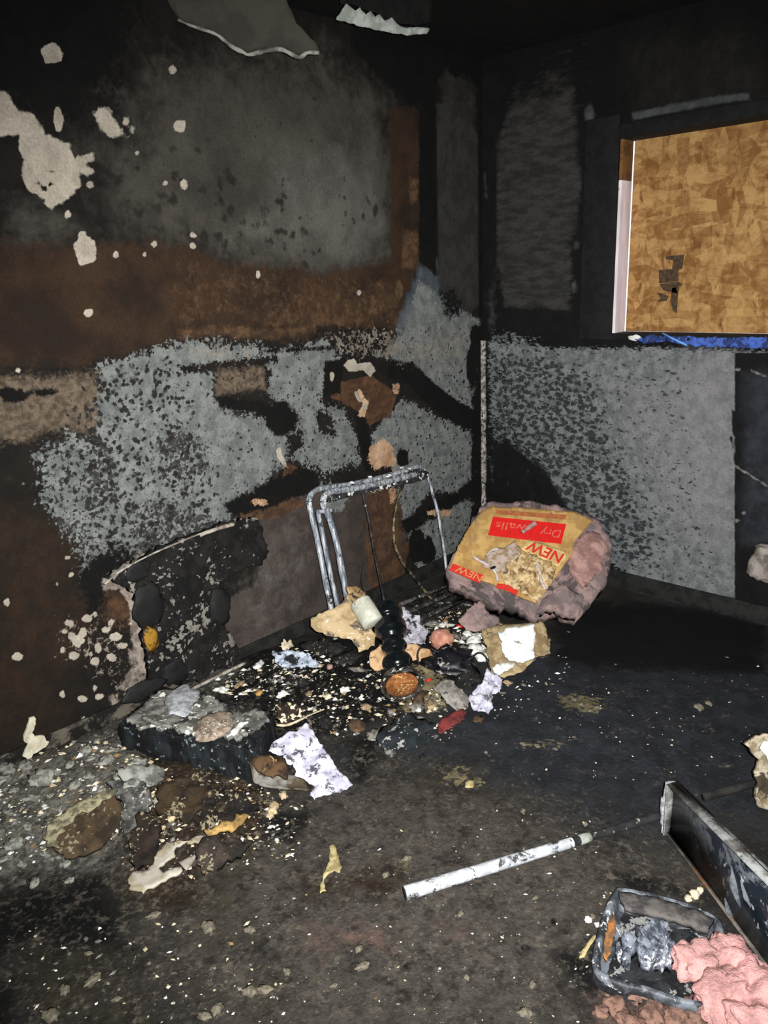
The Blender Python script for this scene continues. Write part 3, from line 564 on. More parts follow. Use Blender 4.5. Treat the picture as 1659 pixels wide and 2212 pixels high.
for pts, r in (([(1022,1202), (1036,1211), (1056,1222)], .0055), ([(1066,1230), (1072,1240), (1076,1256)], .006), ([(1128,1150), (1142,1140), (1156,1130)], .011), ([(1158,1220), (1166,1236), (1170,1256), (1178,1272)], .006), ([(1076,1185), (1060,1190), (1052,1200)], .006)):
    child(bm2obj('loose_fibre', tubebm(smooth([onP(u, v, .010) for u, v in pts]), r, 8, wob=.6), PINK if r > .01 else WST), bale)

# ---- metal chair frames leaning on the left wall
ba = onZ(735, 1405, .0); bb = onZ(990, 1290, 0); yb = float((ba[1]+bb[1])/2)
yb = max(min(float(ba[1]), -.10), -.22); topz = .80
cn = Vector((0, -topz, -(yb+.06)*-1)).normalized()
cn = Vector((0, -1, (-.06-yb)/topz)).normalized(); cp = Vector((0, yb, 0))
def onCh(u, v, f=0): return hit(u, v, cp+cn*f, cn)
chair = empty('chair_frame', 'burnt bare metal folding chair frame leaning on the left wall', 'chair', (float(onCh(760, 1400)[0]), yb, 0))
def chtube(name, px, r, f, mat, n_=6, wob=.12, flat=1.0): return child(bm2obj(name, tubebm(smooth([onCh(u, v, f) for u, v in px], n_), r, 12, wob=wob, flat=flat), mat), chair)
chtube('outer_frame', [(728,1398), (716,1320), (700,1240), (684,1160), (671,1105), (668,1078), (678,1062), (700,1054), (760,1046), (830,1030), (880,1014), (905,1008), (920,1018), (930,1050), (945,1105), (958,1180), (968,1262)], [.0125]*60+[.0115]*6+[.008]*31, 0, METAL)
chtube('outer_frame', [(748,1396), (732,1320), (714,1240), (700,1170), (690,1120), (686,1104)], .011, .012, METAL)
chtube('inner_frame', [(770,1392), (752,1300), (740,1240), (724,1160), (708,1110), (699,1092), (700,1074), (716,1062), (760,1056), (830,1042), (900,1024)], .0145, .035, METAL)
chtube('rear_rod', [(846,1390), (832,1310), (818,1240), (806,1180), (796,1120), (785,1072), (783,1050)], .0062, -.004, DMETAL)
chtube('bent_rod', [(876,1032), (866,1060), (855,1100), (850,1140), (854,1180), (870,1216), (894,1246), (916,1274), (934,1296)], .0072, -.004, M('tarnished_brass', (136, 124, 92), (60, 56, 50), 20, soot=(30, 30, 30), ss=12, st=.52, metal=.2, rough=.5))
chtube('hinge', [(684,1106), (700,1104), (716,1102)], .010, .02, METAL)
bar = [(700,1062), (760,1050), (840,1034), (905,1014), (928,1020), (924,1034), (900,1040), (860,1050), (800,1062), (760,1072), (735,1080), (712,1084)]
child(patch('back_rail', bar, cp+cn*.014, cn, M('blistered_rail', (48, 50, 54), (26, 26, 28), 30, bump=.8, fleck=(220, 218, 210), fs=52, ft=.60), thick=.014, step=.010, amp=.006, freq=30, seed=2, rag=.006), chair)
sc = [(800+i*7, 1062-i*2.0+(5 if i % 2 else -1)) for i in range(10)]; child(bm2obj('melted_edge', tubebm([onCh(u, v, .012) for u, v in sc], .0035, 6), M('melted_rim', (150, 140, 124), (90, 84, 76), 40)), chair)
for i, (u, v) in enumerate([(800,1030), (818,1034), (838,1029), (842,1026), (884,1012), (878,1018), (896,1024), (760,1042), (852,1031), (868,1010)]):
    child(bm2obj('plaster_bit', chunkbm(onCh(u, v, .022), (.012, .006, .005), i, .5, 2), ASHW), chair)
# grooved metal track beside the chair feet
track = empty('metal_track', 'grooved dark metal track lying on the floor between chair frame and insulation bale', 'track', GR(930, 1320))
for i, (a, b_) in enumerate((((850,1312), (985,1258)), ((866,1330), (1000,1272)), ((884,1348), (1010,1292)))):
    q = [GR(*a, .035), GR(*b_, .035)]; child(bm2obj('rail', tubebm([q[0], (q[0]+q[1])/2, q[1]], .010, 4, flat=1.2), M('track_metal', (84, 82, 76), (44, 44, 42), 20, soot=(30, 30, 30), ss=10, fleck=(190, 184, 170), fs=60, ft=.66)), track)
q = [GR(a_, b_, .012) for a_, b_ in ((850,1318), (990,1262), (1012,1296), (890,1356))]
bm = bmesh.new(); vsq = [bm.verts.new(Vector(p)) for p in q]; f = bm.faces.new(vsq); r_ = bmesh.ops.extrude_face_region(bm, geom=[f])
[setattr(v, 'co', v.co-Vector((0, 0, .012))) for v in r_['geom'] if isinstance(v, bmesh.types.BMVert)]; child(bm2obj('base_plate', bm, DMETAL, smooth=False), track)

# ---- charred padded panel slumped on the left wall
pn = Vector((.03, -1, .07)).normalized(); pp = Vector(onZ(430, 1490, .05)); pp.y = -.115
panel = empty('charred_board', 'charred black blistered board with whitened top edge leaning on the left wall', 'panel', (pp.x, -.10, 0))
CP = M('blistered_char', (13, 12, 12), (30, 28, 27), 16, bump=1.0, bd=.015, fleck=(136, 132, 124), fs=46, ft=.63, fm=.9)
out = [(232,1250), (262,1230), (330,1196), (400,1164), (470,1140), (520,1126), (556,1120), (566,1140), (578,1190), (566,1218), (540,1226), (500,1240), (476,1262), (482,1310), (478,1340), (500,1370), (520,1400), (510,1432), (470,1450), (430,1470), (380,1470), (330,1476), (330,1450), (312,1380), (306,1320), (296,1290), (284,1272), (258,1262)]
child(patch('surface', out, pp, pn, CP, thick=.04, step=.013, amp=.010, freq=11, seed=21, rag=.012), panel)
RIMM = M('ash_rim', (176, 168, 156), (118, 110, 100), 30, bump=.6)
for px, r in (([(226,1262), (262,1232), (330,1196), (400,1166), (450,1146)], .005), ([(432,1156), (470,1142), (505,1132)], .011), ([(404,1494), (440,1476), (480,1456), (530,1432)], .009)):
    child(bm2obj('edge_strip', tubebm(smooth([hit(u, v, pp+pn*.012, pn) for u, v in px]), r, 8, wob=.3, flat=.7), RIMM), panel)
for i, (u, v, a, b_) in enumerate([(322,1308,24,34), (380,1452,20,20), (312,1490,34,14), (300,1235,18,16), (475,1310,20,30)]):
    m = .0026; child(bm2obj('char_blister', chunkbm(hit(u, v, pp+pn*.004, pn), (a*m, .009, b_*m), i+3, .25, 3, rot=Matrix.Identity(3)), M('smooth_char', (27, 27, 27), (17, 17, 18), 10, rough=.7)), panel)
child(bm2obj('amber_drip', chunkbm(hit(326, 1380, pp+pn*.01, pn), (.028, .012, .055), 8, .3, 3, rot=Matrix.Rotation(-.15, 3, 'Y')), M('amber_resin', (150, 112, 40), (60, 44, 20), 30, lo=.45, hi=.55, rough=.3, bump=.8, fleck=(220, 190, 110), fs=60, ft=.62)), panel)

# ---- charred box with ash on its lid
zt_ = .175
tp = [onZ(u, v, zt_) for u, v in ((256,1562), (548,1612), (592,1532), (352,1478))]
bx = empty('charred_box', 'charred black rectangular box with ash covered lid beside the crumpled white paper', 'box', ((tp[0]+tp[2])/2)*np.array([1, 1, 0]))
bm = bmesh.new(); 
def hexa(bm, top, z0, grid=18):
    c = [Vector(p) for p in top]; n_ = grid
    def T(s, t, z): p = c[0].lerp(c[1], s).lerp(c[3].lerp(c[2], s), t); return Vector((p.x, p.y, z))
    rings = []
    bmesh.ops.create_cube(bm, size=1); bmesh.ops.subdivide_edges(bm, edges=bm.edges[:], cuts=n_, use_grid_fill=True)
    for v in bm.verts:
        s, t, h = v.co.x+.5, v.co.y+.5, v.co.z+.5; e = min(s, 1-s, t, 1-t); z = z0+(c[0].z-z0)*h; p = T(s, t, z)
        d = noise.fractal(p*14, .8, 2, 4)*.010; rnd = .012*max(0, 1-e*12) if h > .95 else 0
        out_ = Vector((s-.5, t-.5, 0)); wp = T(.5, .5, 0); dr = (Vector((p.x, p.y, 0))-wp); dr = dr.normalized() if dr.length > 1e-5 else dr
        v.co = p+dr*(d if e < .01 else 0)+Vector((0, 0, d*1.0-rnd if h > .95 else 0))
hexa(bm, tp, .0)
BOXM = M('box_char', (13, 14, 15), (34, 40, 44), 14, lo=.45, hi=.62, stretch=(2.4, .7, .5), bump=.8, fleck=(120, 126, 128), fs=60, ft=.67, rough=.7)
child(bm2obj('case', bm, BOXM), bx)
ASHM = M('grey_ash', (132, 132, 126), (78, 78, 74), 20, bump=.8, soot=(34, 32, 30), ss=10, st=.56, fleck=(224, 222, 210), fs=48, ft=.61)
child(patch('ash_layer', [(268,1556), (350,1486), (420,1492), (500,1520), (580,1534), (560,1570), (520,1592), (470,1590), (380,1578), (300,1566)], (0, 0, zt_+.016), (0, 0, 1), ASHM, thick=.012, step=.012, amp=.008, freq=22, seed=31, rag=.02), bx)
c_ = onZ(462, 1566, zt_+.018); child(bm2obj('ash_mound', chunkbm(c_, (.085, .062, .016), 5, .22, 3, rot=Matrix.Rotation(.6, 3, 'Z')), M('tan_ash', (158, 142, 126), (116, 102, 90), 60, soot=(84, 76, 68), ss=24, st=.58, fleck=(200, 192, 180), fs=90, ft=.6)), bx)
c_ = onZ(392, 1512, zt_+.016); child(bm2obj('ash_mound', chunkbm(c_, (.10, .06, .014), 6, .3, 3, rot=Matrix.Rotation(.9, 3, 'Z')), M('white_ash', (178, 180, 184), (130, 132, 136), 30, soot=(50, 50, 50), ss=20, st=.6)), bx)
child(bm2obj('plaster_streak', tubebm(smooth([onZ(u, v, zt_+.025) for u, v in ((490,1592), (508,1580), (520,1566), (536,1560))]), [.004]*4+[.010]*10+[.005]*5, 8, wob=.6), ASHW), bx)
child(bm2obj('plaster_streak', tubebm(smooth([onZ(u, v, zt_+.02) for u, v in ((308,1550), (340,1562), (368,1570))]), .007, 8, wob=.4), GREYC), bx)

# ---- black turned spindle on its cup base
bc = Vector(GR(868, 1478, .09)); vd = Vector(bc)-Vector(CAM); vd.normalize(); imgup = Vector(U_)*math.cos(.20)-Vector(R_)*math.sin(.20)
ax = (vd*math.cos(math.radians(42))+imgup*math.sin(math.radians(42))).normalized()
m = ppm(bc); rb = 45*m
sp = empty('turned_spindle', 'glossy black turned lamp spindle lying on the debris with its rusty round base facing out', 'lamp base', (bc.x, bc.y, float(gh(bc.x, bc.y))))
Lp = 150*m/math.sin(math.radians(42))
prof = [(.0, rb*.62), (.06, rb*.5), (.10, rb*.36), (.16, rb*.66), (.24, rb*.80), (.32, rb*.62), (.37, rb*.42), (.40, rb*.52), (.46, rb*.70), (.52, rb*.50), (.55, rb*.40), (.60, rb*.64), (.68, rb*.88), (.76, rb*.90), (.82, rb*.62), (.85, rb*.50), (.88, rb*.72), (.94, rb*.86), (1.0, rb*.88), (1.01, rb*.80), (.96, rb*.62), (.95, .001)]
prof = [(a*Lp, b_*.95) for a, b_ in prof]; pf = []
for i in range(len(prof)-1):
    for j in range(4):
        t = j/4; t2 = t*t*(3-2*t); pf.append((prof[i][0]+(prof[i+1][0]-prof[i][0])*t, prof[i][1]+(prof[i+1][1]-prof[i][1])*t2))
pf.append(prof[-1]); child(bm2obj('turned_column', lathebm(pf, bc+ax*.02, ax), BLACKGL), sp)
child(bm2obj('base_ring', lathebm([(.034, rb*.5), (.030, rb*.9), (.004, rb*1.04), (-.006, rb*1.06), (-.008, rb*.98), (.0, rb*.92), (.012, rb*.88), (.014, .001)], bc, ax), M('ring_metal', (70, 66, 60), (24, 24, 24), 30, rough=.4, fleck=(190, 186, 178), fs=40, ft=.60)), sp)
child(bm2obj('rusty_disc', lathebm([(.010, .001), (.011, rb*.80), (.002, rb*.78), (-.001, rb*.5), (-.003, .001)], bc-ax*.004-imgup*rb*.06, ax), M('rust', (150, 96, 50), (112, 66, 32), 22, bump=.4, fleck=(188, 150, 100), fs=110, ft=.62)), sp)

# ---- torn kraft bag and pale cylinder
n1 = Vector((-.35, -.55, .75)).normalized(); q1 = Vector(GR(740, 1400, .10))
bag = empty('paper_bag', 'torn tan paper bag with ash flecks at the foot of the chair frame', 'bag', (q1.x, q1.y, float(gh(q1.x, q1.y))))
child(patch('bag_side', [(672,1338), (690,1326), (724,1312), (742,1300), (752,1282), (762,1300), (776,1330), (800,1356), (812,1370), (808,1392), (790,1404), (776,1408), (760,1384), (742,1378), (712,1376), (690,1366), (672,1352)], q1, n1, TAN, thick=.006, step=.010, amp=.010, freq=10, seed=41, rag=.006), bag)
child(patch('bag_mouth', [(748,1270), (768,1266), (790,1280), (800,1296), (812,1310), (790,1306), (764,1300), (754,1288)], q1+n1*.004, n1, M('inner_paper', (168, 140, 98), (110, 88, 60), 22, soot=(60, 48, 36), ss=20, st=.55), thick=.004, step=.010, amp=.008, freq=14, seed=43, rag=.005), bag)
a = Vector(hit(776, 1298, q1+n1*.05, n1)); b_ = Vector(hit(808, 1348, q1+n1*.05, n1)); r_ = 24*ppm(a)
cyl = tag(bm2obj('paper_cup', lathebm([(0, r_*.7), (.004, r_*.95), (.012, r_), ((b_-a).length-.012, r_), ((b_-a).length-.004, r_*.96), ((b_-a).length, r_*.6)], a, b_-a, 28), M('grey_white_card', (196, 196, 182), (172, 172, 158), 18, soot=(70, 68, 62), ss=30, st=.66)), 'grey white paper cup lying against the torn tan paper bag', 'cup')
tag(patch('newspaper', [(838,1312), (866,1308), (884,1322), (904,1332), (922,1366), (918,1392), (890,1390), (858,1396), (856,1360), (848,1330)], Vector(GR(880, 1392, .03)), Vector((-.3, -.6, .6)), NEWSP, thick=.004, step=.009, amp=.016, freq=16, seed=47, rag=.006, ridged=True), 'crumpled scorched newsprint right of the black turned spindle', 'paper')
tag(chunk('salmon_lump', (952,1392), 25, M('salmon_brick', (196, 142, 122), (168, 116, 98), 40, bump=.6), 4, .75, .35), 'salmon pink rounded lump right of the crumpled newsprint', 'rubble')
# white plaster board on brown card
pb = GR(1120, 1440, .05); nb_ = Vector((-.25, -.35, .9)).normalized()
tag(patch('cardboard_sheet', [(1040,1360), (1075,1350), (1160,1345), (1172,1340), (1180,1360), (1188,1410), (1160,1420), (1130,1450), (1090,1462), (1060,1450), (1050,1400)], Vector(pb)-nb_*.012, nb_, M('brown_card', (166, 148, 112), (128, 108, 78), 18, soot=(86, 74, 58), ss=22, st=.6), thick=.006, step=.013, amp=.006, freq=12, seed=51, rag=.006), 'flat tan cardboard underneath the white plaster slab', 'cardboard')
tag(patch('plaster_slab', [(1076,1366), (1100,1356), (1140,1350), (1152,1346), (1158,1380), (1150,1400), (1156,1418), (1136,1426), (1100,1424), (1088,1412), (1084,1390), (1080,1374)], Vector(pb)+nb_*.008, nb_, M('bright_plaster', (236, 240, 236), (214, 218, 214), 20, bump=.4, soot=(110, 104, 92), ss=26, st=.66), thick=.014, step=.010, amp=.005, freq=20, seed=53, rag=.007), 'bright white plaster slab on tan cardboard below the insulation bale', 'plaster')
tag(patch('plaster_slab', [(1062,1440), (1090,1430), (1114,1432), (1104,1444), (1080,1456), (1066,1452)], Vector(pb)+nb_*.004, nb_, ASHW, thick=.010, step=.010, amp=.004, seed=54, rag=.006), 'small white plaster slab on the front edge of the tan cardboard', 'plaster')
for i, (u, v, s_) in enumerate([(1022,1388,17), (1010,1372,11), (1034,1378,16), (1026,1410,20), (1044,1424,18), (1040,1402,10), (1016,1402,9), (1064,1412,9), (1052,1386,8)]):
    tag(chunk('plaster_chunk', (u, v), s_*.9, ASHW, 60+i, .5, .5), ['middle white chunk of the row nearest the slab\'s left edge', 'farthest back white plaster chunk beside the slab, near the red fragment', 'white chunk at the upper right of the chunk heap beside the slab', 'largest white plaster chunk in the middle of the chunk heap', 'front white plaster chunk of the heap left of the slab, near the cable', 'small white chunk wedged in the middle of the chunk heap', 'leftmost white plaster chunk of the heap, toward the black melted lump', 'small white chunk on tan cardboard left of the front slab', 'small white chunk on tan cardboard at the back of the slab'][i], 'rubble', 'white plaster chunks left of the slab')
tag(patch('tissue', [(1048,1450), (1062,1446), (1074,1458), (1084,1472), (1080,1500), (1062,1502), (1068,1530), (1050,1538), (1024,1534), (1012,1510), (1024,1490), (1040,1478)], Vector(GR(1050, 1530, .03)), Vector((-.3, -.5, .8)), M('white_tissue', (206, 206, 220), (168, 168, 184), 30, bump=.9, bd=.008, soot=(96, 92, 96), ss=30, st=.58), thick=.003, step=.008, amp=.018, freq=24, seed=61, rag=.01, ridged=True), 'crumpled white tissue in front of the tan cardboard', 'tissue')
tag(patch('grey_sheet', [(934,1486), (962,1464), (980,1470), (1014,1510), (1008,1532), (986,1540), (970,1520), (950,1500)], Vector(GR(975, 1520, .02)), Vector((-.2, -.3, .9)), M('ashy_sheet', (142, 138, 132), (104, 98, 92), 30, bump=.6, soot=(58, 52, 46), ss=18, st=.58), thick=.004, step=.010, amp=.010, freq=16, seed=62, rag=.008), 'ash grey paper sheet between the rusty disc and the tissue', 'paper')
tag(patch('red_scrap', [(944,1566), (964,1544), (1000,1530), (1008,1536), (1002,1556), (970,1574), (948,1586)], Vector(GR(975, 1565, .02)), Vector((-.2, -.3, .9)), M('dark_red_card', (112, 44, 42), (72, 34, 32), 24, soot=(30, 24, 24), ss=16, st=.55), thick=.006, step=.010, amp=.010, freq=14, seed=63, rag=.006), 'dark red scorched scrap in front of the grey paper sheet', 'scrap')
tag(chunk('red_bit', (994,1354), 8, REDP, 3, .4, .5, 2), 'bright red fragment lying just below the insulation bale', 'scrap')
tag(chunk('red_bit', (926,1470), 6, NEWC, 5, .4, .5, 2), 'red fragment just right of the rusty disc', 'scrap')
tag(patch('pink_cloth', [(990,1340), (1010,1318), (1036,1296), (1052,1318), (1080,1340), (1074,1356), (1040,1366), (1006,1362)], Vector(GR(1035, 1360, .02)), Vector((-.3, -.5, .7)), PINKG, thick=.01, step=.010, amp=.014, freq=18, seed=64, rag=.008), 'dusty pink insulation scrap between chair frame and bale', 'insulation')
TC = M('tan_board', (192, 160, 122), (158, 124, 88), 26, bump=.5, soot=(90, 66, 44), ss=20, st=.6)
tag(patch('cardboard_scrap', [(800,1410), (820,1394), (832,1398), (836,1420), (832,1444), (816,1450), (800,1440), (796,1424)], Vector(GR(815, 1450, .03)), Vector((-.3, -.5, .7)), TC, thick=.006, step=.010, amp=.008, seed=65, rag=.008), 'tan cardboard scrap just left of the black turned spindle', 'cardboard')
tag(patch('cardboard_scrap', [(862,1398), (890,1390), (930,1402), (936,1416), (906,1428), (880,1424)], Vector(GR(900, 1420, .02)), Vector((-.3, -.5, .7)), TC, thick=.006, step=.010, amp=.008, seed=66, rag=.006), 'tan cardboard scrap just below the crumpled newsprint', 'cardboard')
CAB = M('black_rubber', (12, 12, 14), (20, 20, 24), 20, rough=.5)
tag(bm2obj('black_cable', tubebm(smooth([GR(u, v, h) for u, v, h in ((904,1436,.02), (902,1412,.05), (912,1398,.07), (936,1404,.05), (968,1424,.03), (990,1436,.02), (1014,1424,.05), (1034,1410,.07), (1050,1420,.06), (1058,1446,.02))], 8), .0042, 8), CAB), 'thin black cable looping between the spindle base and the tissue', 'cable')
tag(chunk('melted_lump', (975,1440), 40, M('melted_plastic', (16, 16, 22), (30, 28, 34), 14, rough=.45, fleck=(150, 146, 140), fs=50, ft=.64), 7, .45, .7, asp=1.3), 'black melted plastic lump right of the rusty disc', 'rubble')
tag(chunk('melted_lump', (880,1588), 44, M('dark_cloth', (20, 26, 30), (36, 42, 46), 14, fleck=(150, 150, 144), fs=44, ft=.62), 9, .35, .7, asp=1.4), 'black teal crumpled lump directly below the rusty disc', 'rubble')
BW = M('ashed_wood', (186, 196, 212), (120, 128, 142), 22, lo=.4, hi=.6, stretch=(1, 1, 3), bump=.8, soot=(24, 24, 26), ss=26, st=.53)
tag(patch('ashed_wood', [(588,1406), (620,1406), (664,1410), (688,1432), (684,1440), (640,1442), (606,1440), (592,1424)], Vector(GR(640, 1440, .03)), Vector((-.2, -.6, .6)), BW, thick=.014, step=.009, amp=.008, freq=20, seed=71, rag=.008), 'whitish burnt wood splinter below and left of the tan paper bag', 'wood')
tag(patch('cream_flakes', [(602,1396), (612,1382), (634,1384), (630,1398), (616,1404)], Vector(GR(615, 1400, .04)), Vector((-.2, -.6, .6)), CREAM, thick=.006, step=.008, amp=.010, seed=72, rag=.012), 'cream plaster flake standing behind the whitish burnt wood splinter', 'plaster')
# loose rubble on the heap
RM = dict(g=M('grey_rubble_bit', (128, 124, 116), (78, 74, 70), 40, bump=.8), t=M('tan_rubble_bit', (168, 146, 114), (116, 98, 74), 40, bump=.8), k=M('black_rubble_bit', (20, 20, 20), (38, 36, 34), 30, bump=1.0, fleck=(130, 124, 114), fs=70, ft=.64), b=M('brown_rubble_bit', (82, 62, 44), (46, 36, 28), 30, bump=.9), w=ASHW)
for i, (u, v, s_, k_, asp, lb) in enumerate([(700,1405,30,'k',1.5,'black charred lump under the tan paper bag'), (752,1428,26,'k',1.4,'black charred lump left of the spindle base'), (775,1450,14,'g',1.6,'grey flake between the tan cardboard scrap and black lump'), (790,1530,12,'t',1.4,'tan rubble piece in front of the rusty disc'),
    (905,1508,18,'b',1.6,'brown rubble lump right below the rusty disc'), (935,1526,13,'t',1.5,'ochre tan rubble left of the dark red scrap'), (900,1530,16,'g',1.3,'grey pink rubble above the black teal lump'), (845,1540,12,'g',1.4,'grey rubble piece above left of the black teal lump'), (935,1350,14,'g',2.2,'pale grey strip between crumpled newsprint and pink scrap'),
    (960,1352,10,'w',2.4,'white strip right of the crumpled newsprint'), (985,1376,12,'g',1.5,'grey rubble between salmon lump and white chunks'), (1000,1404,13,'g',1.3,'grey rubble behind the black melted lump'), (1060,1352,18,'t',1.8,'cream tan lump between pink scrap and white slab'), (1180,1390,15,'t',.8,'tan rubble at the right end of the tan cardboard'), (1172,1420,13,'k',1.3,'black rubble at the right front corner of the cardboard'),
    (1096,1476,9,'t',1.5,'cream pebble right of the white tissue'), (1010,1470,24,'k',1.3,'black lump left of the white tissue'), (1035,1556,12,'b',1.2,'brown rubble below the white tissue'), (640,1476,16,'k',1.6,'black flat lump in front of the whitish wood splinter'), (540,1465,16,'k',1.6,'black lump at the back of the charred box'), (610,1500,9,'w',1.7,'white chip right behind the charred box'), (668,1500,8,'t',1.4,'cream chip in the middle of the flecked debris'),
    (745,1492,9,'w',1.5,'white chip left of the rusty disc'), (480,1492,13,'w',1.5,'white chip pile touching the back of the charred box'), (520,1480,12,'t',1.6,'cream chip pile behind the charred box'), (812,1590,17,'g',1.5,'grey flake left of the black teal lump'), (840,1625,14,'g',1.5,'pale grey flake in front of the black teal lump'), (700,1560,20,'k',1.6,'black lump right behind the crumpled white paper'), (770,1570,18,'b',1.5,'brown lump between white paper and black teal lump'), (560,1440,12,'w',1.8,'white chip at the foot of the charred board')]):
    tag(chunk('rubble_piece', (u, v), s_*.8, RM[k_], 400+i, .45, .75, asp=asp), lb, 'rubble')
tag(bm2obj('black_wire', tubebm(smooth([onL(u, v, .05) for u, v in ((786,1215), (780,1245), (784,1275), (800,1296), (815,1300))]), .002, 6), CAB), 'fine black wire hanging between the chair frame rods', 'wire')
# crumpled white paper and bark-like scrap in front of the box
tag(patch('crumpled_paper', [(590,1606), (610,1592), (640,1580), (660,1560), (676,1580), (700,1622), (720,1650), (738,1672), (762,1698), (740,1706), (700,1716), (676,1730), (668,1714), (680,1700), (660,1690), (640,1676), (634,1652), (614,1650), (612,1634), (578,1622)], Vector(GR(680, 1700, .02)), Vector((-.25, -.35, .8)), PAPER, thick=.003, step=.009, amp=.011, freq=13, seed=81, rag=.008, ridged=True), 'large crumpled white paper with soot marks in front of the charred box', 'paper')
def curl(x, y, W, H): t = (y/H-.5)*2; return (0, 0, .028*(t*t))
tag(patch('burnt_trough', [(540,1660), (560,1662), (600,1674), (650,1682), (676,1700), (670,1716), (620,1716), (580,1704), (550,1690)], Vector(GR(610, 1712, .035)), Vector((-.2, -.45, .8)), M('grey_brown_shell', (120, 118, 112), (70, 60, 46), 14, soot=(38, 28, 18), ss=12, st=.54), thick=.016, step=.010, amp=.006, seed=83, rag=.006, bend=curl), 'curved grey brown burnt shell lying at the left edge of the crumpled white paper', 'scrap')
tag(patch('burnt_scrap', [(546,1640), (580,1632), (614,1640), (624,1652), (622,1676), (590,1678), (556,1666)], Vector(GR(590, 1690, .07)), Vector((-.2, -.45, .8)), M('brown_char', (84, 62, 40), (36, 26, 18), 22, fleck=(200, 160, 110), fs=30, ft=.66), thick=.012, step=.010, amp=.012, seed=84, rag=.01), 'brown charred scrap tucked behind the curved burnt shell', 'scrap')
tag(bm2obj('cream_strip', tubebm(smooth([GR(u, v, .05) for u, v in ((700,1532), (670,1544), (646,1556), (620,1566), (598,1566))], 6), [.004]*6+[.006]*10+[.008]*9, 8, wob=.4, flat=.6), CREAM), 'curved cream strip bridging charred box and crumpled white paper', 'scrap')
tag(patch('flecked_scrap', [(598,1520), (640,1516), (664,1530), (650,1552), (616,1562), (598,1550)], Vector(GR(630, 1556, .05)), Vector((-.2, -.4, .8)), M('dark_brown', (50, 38, 30), (28, 22, 18), 20, fleck=(220, 206, 176), fs=40, ft=.58), thick=.02, step=.010, amp=.008, seed=85, rag=.008), 'dark brown scrap with pale flecks enclosed by the curved cream strip', 'scrap')
for k_, (u, v, s_, mt, lb) in enumerate([(712,1443,7, PINK, 'tiny pink insulation tuft left of the spindle base'), (560,1500,9, M('ochre', (176, 140, 84), (130, 98, 54), 40), 'small ochre brown fragment right behind the charred box'), (708,1508,9, CREAM, 'larger cream pebble in front of the pink tuft')]):
    tag(chunk('small_fragment', (u, v), s_, mt, 90+k_, .6, .5), lb, 'rubble')

# ---- lower-left heap
tag(patch('drywall_piece', [(96,1812), (112,1780), (150,1750), (190,1728), (250,1706), (262,1716), (258,1790), (200,1840), (140,1850)], Vector(GR(180, 1800, .03)), Vector((-.1, -.4, .9)), M('brown_drywall', (72, 58, 40), (44, 36, 26), 14, fleck=(128, 120, 96), fs=70, ft=.65), thick=.014, step=.012, amp=.010, freq=10, seed=91, rag=.01), 'torn brown drywall piece on grey ash at lower left', 'drywall')
tag(patch('drywall_paper', [(94,1812), (110,1776), (150,1742), (200,1718), (250,1704), (240,1724), (206,1742), (180,1760), (140,1786), (128,1812), (132,1836), (112,1830)], Vector(GR(180, 1800, .06)), Vector((-.1, -.4, .9)), M('paper_strip', (150, 144, 116), (92, 87, 70), 44, bump=.6), thick=.004, step=.010, amp=.012, freq=22, seed=92, rag=.01), 'pale torn paper strip along the top of the brown drywall piece', 'paper')
tag(patch('melted_sheet', [(276,1900), (290,1880), (320,1880), (332,1850), (352,1828), (376,1802), (420,1796), (440,1804), (436,1822), (404,1820), (380,1828), (370,1850), (346,1870), (352,1886), (390,1870), (394,1880), (356,1900), (330,1914), (310,1926), (284,1918)], Vector(GR(350, 1870, .02)), (0, 0, 1), M('pale_residue', (178, 172, 160), (150, 140, 118), 18, bump=.4), thick=.008, step=.010, amp=.006, freq=14, seed=93, rag=.008), 'pale branching melted residue on the floor at lower left', 'residue')
tag(patch('residue_spot', [(386,1862), (404,1850), (424,1840), (420,1856), (404,1874), (392,1868)], Vector(GR(404, 1858, .02)), (0, 0, 1), M('pale_residue2', (158, 150, 140), (120, 112, 100), 18), thick=.006, step=.010, amp=.004, seed=94, rag=.006), 'small pale residue patch right of the branching melted residue', 'residue')
tag(patch('yellow_foam', [(440,1792), (480,1780), (510,1760), (536,1756), (530,1776), (500,1792), (450,1800)], Vector(GR(490, 1786, .03)), (0, -.3, 1), M('ochre_foam', (178, 146, 88), (128, 102, 60), 30, bump=.8), thick=.014, step=.010, amp=.012, freq=18, seed=95, rag=.01), 'ochre foam strip above the pale branching residue', 'foam')
for i, (u, v, s_, asp) in enumerate([(590,1748,12, 1.6), (584,1764,8, 1), (612,1720,9, 1.4), (365,1748,10, 1), (372,1768,11, 1), (350,1790,8, 1), (395,1742,7, 1), (410,1770,6, 1), (548,1742,7, 1), (330,1720,6, 1)]):
    tag(chunk('cream_chunk', (u, v), s_, M('cream_debris', (188, 172, 140), (150, 130, 98), 40) if i == 0 else bpy.data.materials['cream_debris'], 100+i, .5, .5, asp=asp), ['large cream chunk below the curved burnt shell', 'cream chunk at the right end of the ochre foam', 'cream chunk just below the curved burnt shell, uppermost of three', 'cream chunk on the brown fabric fold, left of the pair there', 'cream chunk at the left heap centre just below its neighbour', 'cream chunk right above the dark brown fabric fold', 'cream chunk on top of the brown fabric fold', 'small cream chunk on the black fabric fold', 'cream chunk on the right tip of the black fabric fold', 'cream chunk on the grey rubble clump edge'][i], 'rubble', 'cream chunks in the lower left heap')
